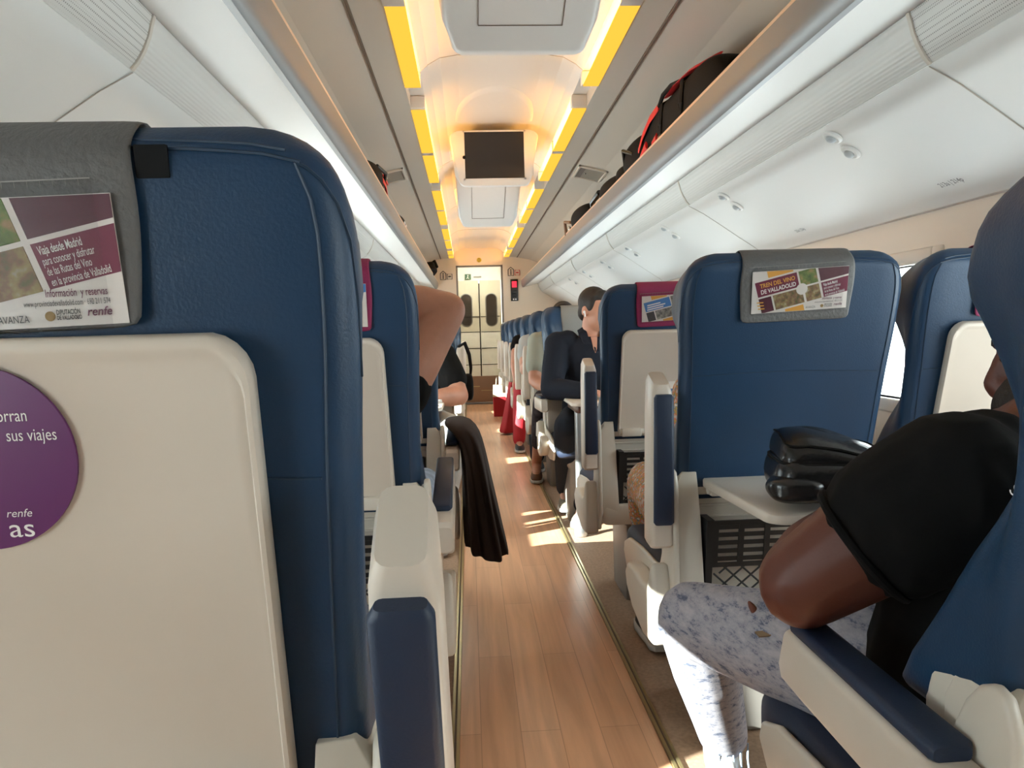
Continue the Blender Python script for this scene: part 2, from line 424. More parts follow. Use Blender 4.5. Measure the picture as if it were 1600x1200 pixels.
side_wall('wall_left', -1, wins_l, 0.70)

# ceiling: centre vault, outer panels
def ceiling_poly(s):
    return [(0, 2.31), (0.20, 2.308), (0.28, 2.295), (0.335, 2.265), (0.37, 2.235), (0.44, 2.235), (0.44, 2.172), (0.556, 2.166), (0.562, 2.172), (0.568, 2.166), (0.75, 2.125), (0.95, 2.05), (1.15, 1.93), (1.35, 1.75)]
cl = MB()
prof = [(mx(-1, p[0]), p[1]) for p in ceiling_poly(1)][::-1] + [(mx(1, p[0]), p[1]) for p in ceiling_poly(1)][1:]
for k in range(len(prof) - 1):
    (xa, za), (xb, zb) = prof[k], prof[k + 1]
    hw = abs((xa + xb) / 2 - XC); cl.mi = 1 if hw < 0.435 else 0
    cl.sheet([[(xa, Y0, za), (xa, Y1 + 0.02, za)], [(xb, Y0, zb), (xb, Y1 + 0.02, zb)]])
cl.mi = 1; cl.box(XC - 1.4, XC + 1.4, Y0, 12.4, 2.36, 2.40)
cl.box(-0.7, 1.1, Y1 + 0.06, 12.4, 2.26, 2.30)
co = cl.build('ceiling', [CEIL, CEILW], sharp=55); struct(co)
for k, s in enumerate((-1, 1)):
    t = MB(); x = mx(s, 0.562); t.box(x - 0.0045, x + 0.0045, Y0, Y1, 2.158, 2.170); struct(t.build('trim_%d' % (k + 3), SEAM))

# curved side panels under the racks
panel_prof = [(0.915, 1.652), (0.99, 1.612), (1.08, 1.553), (1.17, 1.492), (1.24, 1.447), (1.275, 1.423), (1.283, 1.412), (1.29, 1.405), (1.312, 1.403)]
def side_panel_strip(name, s):
    p = MB()
    p.sheet([[(mx(s, a), Y0, b), (mx(s, a), Y1, b)] for a, b in panel_prof])
    p.build(name, WHITE_P, solid=0.004)
for s, nm, k in ((1, 'ceiling_right', 5), (-1, 'ceiling_left', 6)):
    p = MB(); p.sheet([[(mx(s, a), Y0 + (Y1 - Y0) * q / 20, b) for q in range(21)] for a, b in panel_prof])
    o = p.build(nm, WHITE_P, solid=0.004); struct(o)
    t = MB()
    for ys in (1.72, 3.62, 5.52, 7.42, 9.32):
        pts = [(mx(s, a - 0.002), ys, b - 0.0035) for a, b in panel_prof[:-2]]
        t.sheet([[V(*q) + V(0, -0.002, 0) for q in pts], [V(*q) + V(0, 0.002, 0) for q in pts]])
    struct(t.build('trim_%d' % k, SOFTSEAM, solid=0.001))

# luggage racks
def rack(s, label):
    r = thing('luggage_rack', label, 'luggage rack', (mx(s, 0.615), Y0, 1.72)); r_loc = V(mx(s, 0.615), Y0, 1.72)
    def part(name, poly, m, y0=Y0, y1=Y1, bev=0):
        b = MB(); b.prism([(mx(s, a) - r_loc.x, z - r_loc.z) for a, z in poly], 'y', y0 - r_loc.y, y1 - r_loc.y)
        return b.build(name, m, r, sharp=30, bevel=bev)
    part('shelf', [(0.64, 1.79), (1.30, 1.80), (1.30, 1.78), (0.90, 1.768), (0.862, 1.772), (0.66, 1.726), (0.642, 1.726)], WHITE_P)
    part('metal_lip', [(0.614, 1.822), (0.640, 1.822), (0.646, 1.75), (0.655, 1.722), (0.638, 1.722), (0.626, 1.735), (0.616, 1.765)], ALU)
    part('edge_strip', [(0.614, 1.832), (0.640, 1.832), (0.640, 1.8225), (0.614, 1.8225)], PEACH)
    arc = [(0.862, 1.770), (0.868, 1.752), (0.875, 1.725), (0.888, 1.697), (0.903, 1.672), (0.918, 1.655), (0.96, 1.66), (0.98, 1.768)]
    ys = [Y0, -0.18, 1.72, 3.62, 5.52, 7.42, 9.32, Y1]
    for k in range(len(ys) - 1):
        part('lamp_cover', arc, TUBEP if k in (0, 1) else TUBES, ys[k] + 0.006, ys[k + 1] - 0.006)
    for y in ys[1:-1]:
        part('joint_ring', [(a - 0.004 if a < 0.95 else a, z - (0.003 if z < 1.7 else 0)) for a, z in arc], CEIL, y - 0.006, y + 0.006)
    return r
rack(1, 'long white luggage rack with metal lip along the right wall')
rack(-1, 'long white luggage rack with metal lip along the left wall')

# glowing ceiling strips
ordw = ['nearest', 'second', 'third', 'fourth', 'fifth', 'sixth', 'seventh', 'eighth', 'ninth', 'tenth', 'eleventh', 'twelfth']
segs = [(0.05, 1.36), (1.70, 3.43), (3.78, 5.53), (5.87, 7.62), (7.97, 9.72), (10.05, 10.93)]
for s, side in ((-1, 'left'), (1, 'right')):
    for k, (a, b) in enumerate(segs):
        if k == 0: continue
        L = thing('ceiling_light', 'long yellow glowing ceiling strip, %s along the %s of the centre panel' % (ordw[k - 1], side), 'ceiling light', (mx(s, 0.405), (a + b) / 2, 2.17), 'yellow ceiling light strips')
        h = (b - a) / 2
        d = MB(); d.box(-0.036, 0.036, -h, h, -0.004, 0.003); d.build('diffuser', DIFFUSER, L, bevel=0.002)
        t = MB(); t.tube([(0, -h + 0.02, 0.022), (0, h - 0.02, 0.022)], 0.010, 8); t.build('tube', TUBE, L)
        br = MB(); br.box(-0.040, 0.036, -0.028, 0.028, -0.0065, -0.0042); br.box(-0.036, -0.03, -0.02, 0.02, -0.006, 0.062); br.build('bracket', CEILW, L, bevel=0.001)
        for e in (-1, 1):
            q = MB(); q.box(-0.042, 0.036, e * h - 0.012 if e > 0 else -h - 0.03, e * h + 0.03 if e > 0 else -h + 0.012, 0.004, 0.062); q.build('end_bracket', CEILW, L, bevel=0.003)

# ceiling monitors
def monitor(y, facing, label, screen):
    r = thing('ceiling_monitor', label, 'monitor', (XC, y, 1.935), 'ceiling monitors')
    f = facing                                  # -1: the screen looks at the camera
    hood = MB()
    def rr(yy, hw, z0, z1, rad): return [(x, yy, z) for x, z in rrect(-hw, hw, z0, z1, rad)]
    hood.rings([[(x * (1 + 0.28 * min(1, max(0, z) / 0.30)), f * 0.0, z) for x, z in rrect(-0.21, 0.21, 0.0, 0.33, 0.035, rt=0.05)],
                [(x * (1 + 0.28 * min(1, max(0, z) / 0.30)), f * -0.035, z) for x, z in rrect(-0.21, 0.21, 0.0, 0.335, 0.035, rt=0.05)],
                [(x * 1.15, f * -0.08, z) for x, z in rrect(-0.21, 0.21, 0.06, 0.338, 0.03, rt=0.05)],
                [(x * 1.2, f * -0.62, z) for x, z in rrect(-0.21, 0.21, 0.31, 0.345, 0.010, rt=0.010)]])
    hood.build('housing', HOUSE, r, bevel=0.006, seg=2)
    if screen:
        s = MB(); s.box(-0.178, 0.178, f * 0.004, f * -0.01, 0.045, 0.318); s.build('screen', SCREEN, r)
        k = MB(); k.tube([(-0.182, f * 0.002, 0.17), (-0.182, f * 0.008, 0.17)], 0.010, 10); k.build('button', BLACK, r)
        fr = MB()
        for x0, x1, z0, z1 in ((-0.187, 0.187, 0.036, 0.046), (-0.187, 0.187, 0.317, 0.327), (-0.187, -0.177, 0.036, 0.327), (0.177, 0.187, 0.036, 0.327)):
            fr.box(x0, x1, f * 0.003, f * -0.02, z0, z1)
        fr.build('screen_frame', HOUSE, r)
    else:
        # access hatch outlined on the sloping underside
        def sl(x, t): return (x, f * lerp(-0.08, -0.62, t), lerp(0.06, 0.31, t) - 0.0025)
        h = MB()
        for a, b in (((-0.13, 0.01), (0.13, 0.01)), ((-0.13, 0.01), (-0.13, 0.9)), ((0.13, 0.01), (0.13, 0.9)), ((-0.13, 0.9), (0.13, 0.9))):
            h.tube([sl(*a), sl(*b)], 0.0016, 6)
        h.build('hatch_outline', SEAM, r)
        k = MB(); k.ball(sl(0.0, 0.80), (0.012, 0.012, 0.006)); k.build('lock', BLACK, r)
    return r
monitor(2.42, 1, 'white monitor housing seen from behind, nearest on the ceiling', False)
monitor(4.50, -1, 'white ceiling monitor with a black screen turned to the camera', True)
monitor(6.22, 1, 'white monitor housing seen from behind, beyond the black screen', False)
# shallow moulded arches on the vault next to the monitors
for k, (y, f) in enumerate(((2.36, 1), (4.46, -1), (6.25, 1))):
    a = MB(); R = []
    for q in range(5):
        t = q / 4; R.append([(XC + 0.245 * lerp(1, 0.86, t) * math.cos(PI * i / 24), y + f * 0.62 * lerp(1, 0.88, t) * math.sin(PI * i / 24), 2.312 - 0.012 * (math.sin(t * PI / 2))) for i in range(25)])
    a.sheet(R); a.add(R[-1], [list(range(25))])
    struct(a.build('trim_%d' % (k + 7), CEILW, sharp=60))
# cross seams of the vault
t = MB()
for y in (3.42, 5.4, 7.3, 9.0):
    pr = [(-0.37, 2.234), (-0.335, 2.263), (-0.28, 2.293), (-0.2, 2.306), (0, 2.308), (0.2, 2.306), (0.28, 2.293), (0.335, 2.263), (0.37, 2.234)]
    t.sheet([[(XC + a, y - 0.002, b + 0.001) for a, b in pr], [(XC + a, y + 0.002, b + 0.001) for a, b in pr]])
struct(t.build('trim_10', SOFTSEAM, solid=0.002))

sd = thing('smoke_detector', 'round white smoke detector on the far ceiling panel', 'smoke detector', (XC, 7.55, 2.31))
b = MB(); b.rings([[(0.055 * q * math.cos(2 * PI * i / 20), 0.055 * q * math.sin(2 * PI * i / 20), z) for i in range(20)] for q, z in ((1, 0), (1, -0.02), (0.8, -0.035), (0.4, -0.042))]); b.build('body', HOUSE, sd)
b = MB(); b.ball((0, 0, -0.044), (0.012, 0.012, 0.008)); b.build('sensor', BLACKP, sd)

for s, side in ((-1, 'left'), (1, 'right')):
    x = mx(s, 0.685); z = 2.137; tilt = math.atan2(0.041, 0.182)
    vt = thing('ceiling_vent', 'grey ventilation grille in the ceiling above the %s luggage rack' % side, 'vent', (x, 5.15, z), 'ceiling vents')
    vt.rotation_euler = (0, s * tilt, 0)
    b = MB()
    for q in ((-0.10, 0.10, -0.17, -0.15), (-0.10, 0.10, 0.15, 0.17), (-0.10, -0.085, -0.17, 0.17), (0.085, 0.10, -0.17, 0.17)): b.box(q[0], q[1], q[2], q[3], -0.012, 0.002)
    b.build('frame', CEIL, vt, bevel=0.002)
    b = MB(); b.box(-0.085, 0.085, -0.15, 0.15, -0.004, 0.0); b.build('plate', mat('vent_grey_%s' % side, (0.30, 0.27, 0.22), 0.5), vt)
    b = MB(); b.ball((-0.03, 0, -0.006), (0.008, 0.008, 0.005)); b.build('screw', CHROME, vt)
    b = MB()
    for q in range(6): b.box(-0.08 + q * 0.006 - 0.001, -0.08 + q * 0.006 + 0.001, -0.145, 0.145, -0.008, -0.003)
    b.build('louvre', GREYMET, vt)

# reading lights on the right side panel (and their twins on the left)
def on_panel(s, hw):
    for (a, za), (b, zb) in zip(panel_prof, panel_prof[1:]):
        if a <= hw <= b:
            t = (hw - a) / (b - a); n = V(s * (za - zb), 0, -(b - a)); n = V(-s * (za - zb), 0, -(b - a)).normalized()
            return V(mx(s, hw), 0, lerp(za, zb, t)), n
def frame_from(p, n, up):
    n = n.normalized(); u = Vector(up); u = (u - n * u.dot(n)).normalized(); r = u.cross(n)
    return Matrix((( r.x, u.x, n.x, p.x), (r.y, u.y, n.y, p.y), (r.z, u.z, n.z, p.z), (0, 0, 0, 1)))
def reading_light(s, hw, y, label, group):
    p, n = on_panel(s, hw); p.y = y; p = p + n * 0.0035
    L = thing('reading_light', label, 'reading light', group=group, mtx=frame_from(p, n, (0, 1, 0)))
    b = MB(); b.rings([[(r * math.cos(2 * PI * i / 20), r * math.sin(2 * PI * i / 20), z) for i in range(20)] for r, z in ((0.032, 0), (0.031, 0.005), (0.024, 0.009), (0.020, 0.007))]); b.build('bezel', WHITE_P, L)
    b = MB(); b.ball((0, 0.004, 0.008), (0.017, 0.017, 0.011)); b.build('lamp', LAMPG, L)
for k in range(7):
    y = 2.26 + k * 0.98
    reading_light(1, 0.955, y, 'small round reading light above the %s row on the right, inner one of its pair' % ordw[k], 'reading lights on the right panel')
    reading_light(1, 1.025, y + 0.02, 'small round reading light above the %s row on the right, outer one of its pair' % ordw[k], 'reading lights on the right panel')

def panel_number(txt, y, label, size):
    p, n = on_panel(1, 1.235); p.y = y; p = p + n * 0.0045
    o = text('seat_number_sign', txt, size, DKTEXT, None, mtx=frame_from(p, n, (-0.8, 0, 0.55)), align='CENTER', xs=0.8)
    tag(o, label, 'sign')
panel_number('213a | 214p', 2.10, 'black seat numbers 213 and 214 printed on the right side panel', 0.027)
panel_number('223a | 224p', 3.08, 'faint dark seat numbers on the right side panel, farther along', 0.022)
panel_number('233a | 234p', 4.06, 'small dark seat numbers on the right panel, farthest readable', 0.022)

# ------------------------------------------------ end wall, door, vestibule
DX0, DX1, DZ = -0.155, 0.535, 2.06
ew = MB()
ew.box(-1.2, DX0, Y1, Y1 + 0.05, 0, 2.36); ew.box(DX1, 1.58, Y1, Y1 + 0.05, 0, 2.36); ew.box(DX0 - 0.001, DX1 + 0.001, Y1, Y1 + 0.05, DZ, 2.36)
struct(ew.build('wall_far', ENDW))
rw = MB(); rw.box(-1.2, 1.58, Y0 - 0.05, Y0, -0.06, 2.40); struct(rw.build('wall_back', ENDW))
dr = MB()
for q in ((DX0, DX0 + 0.025, 0.0, DZ), (DX1 - 0.025, DX1, 0.0, DZ), (DX0, DX1, DZ - 0.025, DZ)): dr.box(q[0], q[1], Y1 + 0.010, Y1 + 0.045, q[2], q[3])
d1 = dr.build('door_1', GREYMET); struct(d1)
b = MB(); b.box(DX0 + 0.025, DX1 - 0.025, Y1 + 0.015, Y1 + 0.035, 0.03, 0.42); b.build('kick_panel', BROWNPAN, d1, bevel=0.004)
b = MB(); b.box(DX0 + 0.025, DX1 - 0.025, Y1 + 0.022, Y1 + 0.028, 0.42, DZ - 0.025); b.build('glass', DOORGLASS, d1)
b = MB(); b.box(DX0, DX1, Y1 - 0.01, Y1 + 0.04, 0.0, 0.028); b.build('threshold', ALU, d1, bevel=0.004)
b = MB(); b.box(DX0 + 0.06, DX0 + 0.30, Y1 + 0.012, Y1 + 0.0215, 0.26, 0.272); b.box(DX0 + 0.32, DX1 - 0.06, Y1 + 0.012, Y1 + 0.0145, 0.20, 0.208); b.build('kick_grille', BRASS, d1)
b = MB(); b.tube([(DX1 - 0.05, Y1 - 0.02, 0.95), (DX1 - 0.05, Y1 - 0.03, 1.0), (DX1 - 0.05, Y1 - 0.03, 1.3), (DX1 - 0.05, Y1 - 0.02, 1.35)], 0.009, 8); b.build('handle', BRASS, d1)
VB = 12.2
vb = MB()
vb.box(-0.75, -0.16, VB, VB + 0.04, 0, 2.3); vb.box(0.56, 1.1, VB, VB + 0.04, 0, 2.3); vb.box(-0.17, 0.57, VB, VB + 0.04, 1.92, 2.3)
vb.box(-0.75, -0.70, Y1 + 0.05, VB, 0, 2.3); vb.box(1.05, 1.1, Y1 + 0.05, VB, 0, 2.3)
struct(vb.build('wall_vestibule', WHITE_P))
d2m = mat('vestibule_door_cream', (0.60, 0.55, 0.45), 0.45)
d3m = mat('vestibule_door_white', (0.80, 0.79, 0.74), 0.4)
for k, (x0, x1, cx) in enumerate(((-0.155, 0.188, -0.02), (0.202, 0.555, 0.39))):
    d = MB(); d.mi = 0; d.box(x0, x1, VB - 0.02, VB + 0.02, 1.09, 1.92); d.mi = 1; d.box(x0, x1, VB - 0.02, VB + 0.02, 0.0, 1.09)
    dd = d.build('door_%d' % (k + 2), [d2m, d3m]); struct(dd)
    wv = MB(); wv.prism(rrect(cx - 0.085, cx + 0.085, 1.18, 1.70, 0.084, 8), 'y', VB - 0.024, VB - 0.015); wv.build('oval_window', DARKWIN, dd)
    out = rrect(cx - 0.10, cx + 0.10, 1.165, 1.715, 0.099, 8); inn = rrect(cx - 0.084, cx + 0.084, 1.181, 1.699, 0.083, 8)
    g = MB(); g.rings([[(x, VB - 0.026, z) for x, z in out], [(x, VB - 0.032, z) for x, z in inn], [(x, VB - 0.015, z) for x, z in inn], [(x, VB - 0.015, z) for x, z in out]], cap=False, closed=True); g.build('window_gasket', GREYMET, dd)
    g = MB()
    for z in (1.33, 1.08, 0.81, 0.54): g.box(x0 + 0.01, x1, VB - 0.030 if z > 1.2 else VB - 0.023, VB - 0.019, z - 0.006, z + 0.006)
    g.build('groove', BLACK, dd)
b = MB(); b.box(0.186, 0.204, VB - 0.03, VB + 0.01, 0.3, 1.88); struct(b.build('trim_11', BLACK, bevel=0.003))
vl = thing('vestibule_fill_light', 'added unseen fill light above the vestibule behind the glass door', 'ceiling light', (0.19, 11.55, 2.25))  # added glowing panel, out of view, to brighten the vestibule doors
b = MB(); b.box(-0.35, 0.35, -0.2, 0.2, -0.02, 0.0); b.build('panel', VESTFILL, vl)
# exit sign behind the glass
es = thing('exit_sign', 'small green running man exit sign seen through the glass door', 'sign', (0.02, VB - 0.012, 1.985))
b = MB(); b.box(-0.05, 0.05, -0.008, 0.0, -0.045, 0.045); b.build('plate', GREENS, es)
b = MB(); b.ball((0.0, -0.01, 0.022), (0.010, 0.004, 0.010)); b.tube([(0, -0.01, 0.01), (-0.005, -0.01, -0.01)], 0.006, 6)
for q in ((0.016, -0.032), (-0.022, -0.03)): b.tube([(-0.005, -0.01, -0.01), (q[0], -0.01, q[1])], 0.005, 6)
b.build('figure', WHITE, es)
b = MB(); b.box(0.09, 0.22, -0.004, 0.0, -0.012, 0.008); b.build('lettering', GREYMET, es)

def wall_plate(name, x0, x1, z0, z1, m, label, cat):
    r = thing(name, label, cat, ((x0 + x1) / 2, Y1, (z0 + z1) / 2))
    b = MB(); b.box(-(x1 - x0) / 2, (x1 - x0) / 2, -0.025, 0.0, -(z1 - z0) / 2, (z1 - z0) / 2); b.build('panel', m, r, bevel=0.004)
    return r
dsp = wall_plate('information_display', 0.645, 0.755, 1.52, 1.84, BLACKP, 'tall black display with red lights beside the far door', 'display')
b = MB(); b.box(-0.035, 0.035, -0.028, -0.024, 0.04, 0.13); b.build('red_screen', REDLED, dsp)
b = MB()
for k in range(3): b.box(-0.03, 0.03, -0.028, -0.024, -0.02 - k * 0.04, -0.005 - k * 0.04)
b.build('dark_screen', SCREEN, dsp)
b = MB(); b.box(-0.025, -0.008, -0.028, -0.024, -0.145, -0.125); b.box(0.008, 0.025, -0.028, -0.024, -0.145, -0.125); b.build('indicator', WHITE, dsp)
def pictogram(x, z, label, red):
    r = thing('pictogram_sign', label, 'sign', (x, Y1 - 0.003, z))
    m2 = SIGNRED if red else DKTEXT
    b = MB()
    o = [(-0.085, -0.05), (-0.085, 0.04), (-0.045, 0.075), (-0.005, 0.04), (-0.005, -0.05)]
    b.tube([(x_, 0, z_) for x_, z_ in o], 0.006, 6, closed=True)
    b.box(-0.052, -0.038, -0.004, 0.002, -0.04, 0.02); b.ball((-0.045, 0, 0.035), (0.010, 0.004, 0.010))
    b.build('house_symbol', DKTEXT, r)
    b = MB()
    o = [(0.015, -0.045), (0.015, 0.03), (0.085, 0.03), (0.085, -0.045)]
    b.tube([(x_, 0, z_) for x_, z_ in o], 0.006, 6, closed=True); b.box(0.03, 0.07, -0.004, 0.002, -0.015, 0.003)
    b.build('box_symbol', m2, r)
pictogram(-0.30, 1.91, 'small black pictogram sign left of the far door', False)
pictogram(0.70, 1.945, 'black and red pictogram sign above the tall display', True)
yd = thing('door_number_sign', 'small yellow sign with a dark letter above the far door', 'sign', (0.19, Y1 - 0.004, 2.135))
b = MB(); b.rings([[(0.035 * math.cos(2 * PI * i / 20), y, 0.035 * math.sin(2 * PI * i / 20)) for i in range(20)] for y in (-0.004, 0.004)]); b.build('disc', YELSIGN, yd)
text('letter', 'D', 0.06, DKTEXT, yd, mtx=Matrix.Translation((0.172, Y1 - 0.0095, 2.114)) @ Matrix.Rotation(PI / 2, 4, 'X'))
# ---------------------------------------------------------------- seats (local: rear of the backrest at y=0, z=0.70; the sitter looks towards +y)
REC = 0.25
def yb(z): return -(z - 0.70) * REC
HWR = [(0.68, 0.224), (0.80, 0.227), (0.95, 0.232), (1.06, 0.2375), (1.11, 0.238), (1.145, 0.2345), (1.17, 0.226), (1.188, 0.211), (1.198, 0.192), (1.203, 0.170)]
HWF = [(0.68, 0.230), (0.80, 0.222), (0.93, 0.194), (1.03, 0.212), (1.09, 0.228), (1.13, 0.2275), (1.16, 0.219), (1.182, 0.208), (1.196, 0.184), (1.203, 0.160)]
TH = [(0.68, 0.10), (0.80, 0.075), (0.92, 0.055), (1.0, 0.068), (1.10, 0.085), (1.15, 0.078), (1.18, 0.06), (1.195, 0.042), (1.203, 0.02)]
WF = [(0.68, 0.060), (0.80, 0.030), (0.90, 0.022), (1.0, 0.035), (1.09, 0.055), (1.14, 0.050), (1.18, 0.028), (1.195, 0.015), (1.203, 0.006)]
def rear_y(z):
    return yb(z) + (0.0 if z < 1.17 else 0.030 * ((z - 1.17) / 0.033) ** 2)
def backrest_mesh():
    b = MB(); R = []
    zs = [0.655, 0.660, 0.668, 0.70, 0.74, 0.77, 0.80, 0.83, 0.86, 0.89, 0.92, 0.95, 0.98, 1.01, 1.04, 1.07, 1.09, 1.11, 1.13, 1.145, 1.158, 1.168, 1.177, 1.185, 1.191, 1.196, 1.1995, 1.202, 1.203]
    for z in zs:
        hr, hf, th, wf = interp(HWR, z), interp(HWF, z), interp(TH, z), interp(WF, z)
        y = rear_y(z); yt = yb(z); r = 0.026
        ins = {0.655: 0.014, 0.660: 0.005}.get(z, 0.0)
        hr -= ins; hf -= ins; y += ins * 0.6
        F = max(yt + th, y + 0.012); G = max(F + wf, y + 0.02); cr = min(r, (G - y) * 0.4)
        half = [(0.0, y), (hr * 0.25, y), (hr * 0.5, y), (hr * 0.75, y)]
        half += [(hr - cr + cr * math.sin(t), y + cr - cr * math.cos(t)) for t in [PI / 2 * k / 6 for k in range(7)]]
        half += [(lerp(hr, hf, t * t * (3 - 2 * t)), lerp(y + cr, G - 0.022, t)) for t in (0.25, 0.5, 0.75)] if G - y > 0.05 else [(lerp(hr, hf, t), lerp(y + cr, G - 0.3 * cr, t)) for t in (0.25, 0.5, 0.75)]
        rr_ = min(0.022, (G - y) * 0.3)
        half += [(hf - rr_ + rr_ * math.cos(t), G - rr_ + rr_ * math.sin(t)) for t in [PI / 2 * k / 4 for k in range(5)]]
        half += [(hf - 0.040, lerp(F, G, 0.9)), (hf - 0.06, lerp(F, G, 0.6)), (hf * 0.62, lerp(F, G, 0.15)), (hf * 0.45, F), (hf * 0.2, F - 0.001), (0.0, F - 0.001)]
        full = half + [(-x, yy) for x, yy in half[-2:0:-1]]
        R.append([(x, yy, z) for x, yy in full])
    b.rings(R)
    return b
def panel_pt(x, z, off=0.0006): return V(x, rear_y(z) - off, z)
def build_seat(aisle, theta, tray_down, cover, cover_dx=0.0, patch=False, tray_latch=True):
    """aisle: local side (+1/-1) that carries the armrest, 0 for none"""
    root = bpy.data.objects.new('train_seat', None); C.objects.link(root); root.empty_display_size = 0.05
    br = backrest_mesh().build('backrest', NAVY, root, sharp=60)
    p = MB()
    def cor(s, z, t): hr = interp(HWR, z); return V(s * (hr - 0.026 + 0.026 * math.sin(t)), rear_y(z) + 0.026 - 0.026 * math.cos(t) - 0.0002, z)
    for s in (-1, 1):
        p.tube([cor(s, 0.715 + 0.0240 * k, 0.12) for k in range(20)], 0.0012, 5)
        p.tube([cor(s, z, t) for z, t in ((1.1715, 0.10), (1.168, 0.35), (1.160, 0.6), (1.145, 0.85), (1.12, 1.1), (1.08, 1.3), (1.02, 1.45))], 0.0013, 5)
    p.tube([panel_pt(-0.205 + 0.41 * k / 12, 0.945 + 0.006 * math.cos(PI * (k - 6) / 12), 0.0002) for k in range(13)], 0.0013, 5)
    p.tube([panel_pt(-0.206 + 0.412 * k / 16, 1.1715 + 0.014 * math.cos(PI / 2 * (k - 8) / 8) ** 0.5, 0.0003) for k in range(17)], 0.0013, 5)
    p.tube([panel_pt(-0.196 + 0.392 * k / 16, 1.180 + 0.012 * math.cos(PI / 2 * (k - 8) / 8) ** 0.5, 0.0003) for k in range(17)], 0.0011, 5)
    p.build('piping', PIPE, br)
    # headrest cover
    c = MB(); pth = []
    for z in [1.058, 1.075, 1.10, 1.13, 1.16, 1.175, 1.188, 1.197]: pth.append((rear_y(z) - 0.0045, z))
    pth.append((rear_y(1.203) + 0.002, 1.2085))
    pth += [(yb(1.203) + 0.045, 1.209), (yb(1.19) + 0.066, 1.197)]
    for z in [1.17, 1.14, 1.10, 1.06, 1.02]: pth.append((yb(z) + interp(TH, z) + 0.006, z))
    g = []
    for i, (y, z) in enumerate(pth):
        row = []
        for k in range(9):
            u = -1 + k / 4; fl_ = 0.004 * max(0, (1.10 - z) / 0.05) if i < 4 else 0
            row.append((cover_dx + 0.120 * u + 0.003 * math.sin(z * 40) * (abs(u) > 0.9) * u, y - (fl_ * u * u if i < 4 else 0), z + 0.003 * u * (i == 0)))
        g.append(row)
    c.sheet(g); c.build('headrest_cover', cover, root, solid=0.003, sub=1)
    if patch:
        q = MB(); q.prism(rrect(-0.011, 0.011, -0.011, 0.011, 0.001, 2), 'y', -0.0008, 0.0012)
        o = q.build('velcro_patch', BLACK, root); o.location = panel_pt(cover_dx + 0.132, 1.173, 0.001); o.rotation_euler = (math.atan(REC) , 0, 0)
    # tray table
    t = MB()
    ol = [(x, z) for x, z in rrect(-0.170, 0.170, -0.022, 0.347, 0.012, rt=0.028)]
    def bow(x, z): return z + (0.015 * (1 - (x / 0.17) ** 2) if z > 0.2 else 0)
    def sc(f, y, dz=0.0): return [(x * f * (1.0 - 0.03 * z / 0.352), y, bow(x, z) * (f if z > 0.1 else 1) + dz) for x, z in ol]
    t.rings([sc(0.985, 0.0), sc(1.0, -0.003), sc(1.0, -0.016), sc(0.992, -0.0195), sc(0.972, -0.0195), sc(0.958, -0.0145)], cap=True)
    to = t.build('tray_table', CREAM, root, sharp=50)
    hy = -0.004
    to.location = (0, hy, 0.708)
    if tray_down: to.rotation_euler = (math.radians(89), 0, 0); to.location = (0.0, -0.02, 0.712)
    else: to.rotation_euler = (math.atan(REC), 0, 0)
    h = MB()
    h.tube([(-0.165, -0.022, 0.690), (0.165, -0.022, 0.690)], 0.012, 10)
    for x0, x1 in ((-0.16, -0.09), (0.09, 0.16)): h.box(x0, x1, -0.036, -0.006, 0.676, 0.704)
    h.build('tray_hinge', CREAM2, root, bevel=0.003)
    # moulded shell below the backrest
    s = MB()
    s.rings([[(x, y, 0.36) for x, y in rrect(-0.222, 0.222, -0.020, 0.10, 0.02)], [(x, y, 0.40) for x, y in rrect(-0.234, 0.234, -0.030, 0.11, 0.02)], [(x, y, 0.43) for x, y in rrect(-0.234, 0.234, -0.022, 0.11, 0.02)],
             [(x, y, 0.445) for x, y in rrect(-0.234, 0.234, 0.012, 0.11, 0.012)], [(x, y, 0.67) for x, y in rrect(-0.234, 0.234, 0.012, 0.11, 0.012)], [(x, y, 0.675) for x, y in rrect(-0.232, 0.232, 0.0, 0.11, 0.012)], [(x, y, 0.715) for x, y in rrect(-0.225, 0.225, 0.006, 0.11, 0.012)]])
    for sx in (-1, 1):
        R = []
        for z, a, b_, y in ((0.40, 0.172, 0.236, -0.028), (0.50, 0.176, 0.238, -0.026), (0.62, 0.180, 0.238, -0.022), (0.69, 0.184, 0.236, -0.018), (0.728, 0.186, 0.216, -0.012)):
            R.append([(sx * a, y, z), (sx * b_, y + 0.006, z), (sx * b_, 0.07, z), (sx * a, 0.07, z)])
        s.rings(R)
    for z in (0.646, 0.620): s.box(-0.178, 0.178, 0.006, 0.02, z - 0.001, z + 0.004)
    s.build('shell', CREAM2, root, bevel=0.007, seg=2)
    # seat pocket: grille above, net below
    n = MB()
    def pk(z): return -0.006 - 0.030 * max(0, min(1, (z - 0.44) / 0.19))
    for sx in (-1, 1): n.rings([[(sx * 0.172, pk(z) - 0.008, z), (sx * 0.156, pk(z) - 0.008, z), (sx * 0.156, 0.012, z), (sx * 0.172, 0.012, z)] for z in (0.435, 0.52, 0.625)])
    def bar(x0, x1, z0, z1, d=0.006): n.rings([[(x0, pk(z) - d, z), (x1, pk(z) - d, z), (x1, pk(z), z), (x0, pk(z), z)] for z in (z0, z1)])
    bar(-0.17, 0.17, 0.612, 0.622); bar(-0.17, 0.17, 0.435, 0.447); bar(-0.165, 0.165, 0.512, 0.522)
    xs = [-0.150, -0.092, -0.033, 0.026, 0.085, 0.144]
    for x in xs: bar(x - 0.006, x + 0.006, 0.515, 0.615)
    for z in (0.531, 0.550, 0.569, 0.588, 0.606): bar(-0.148, 0.148, z - 0.005, z + 0.005, 0.004)
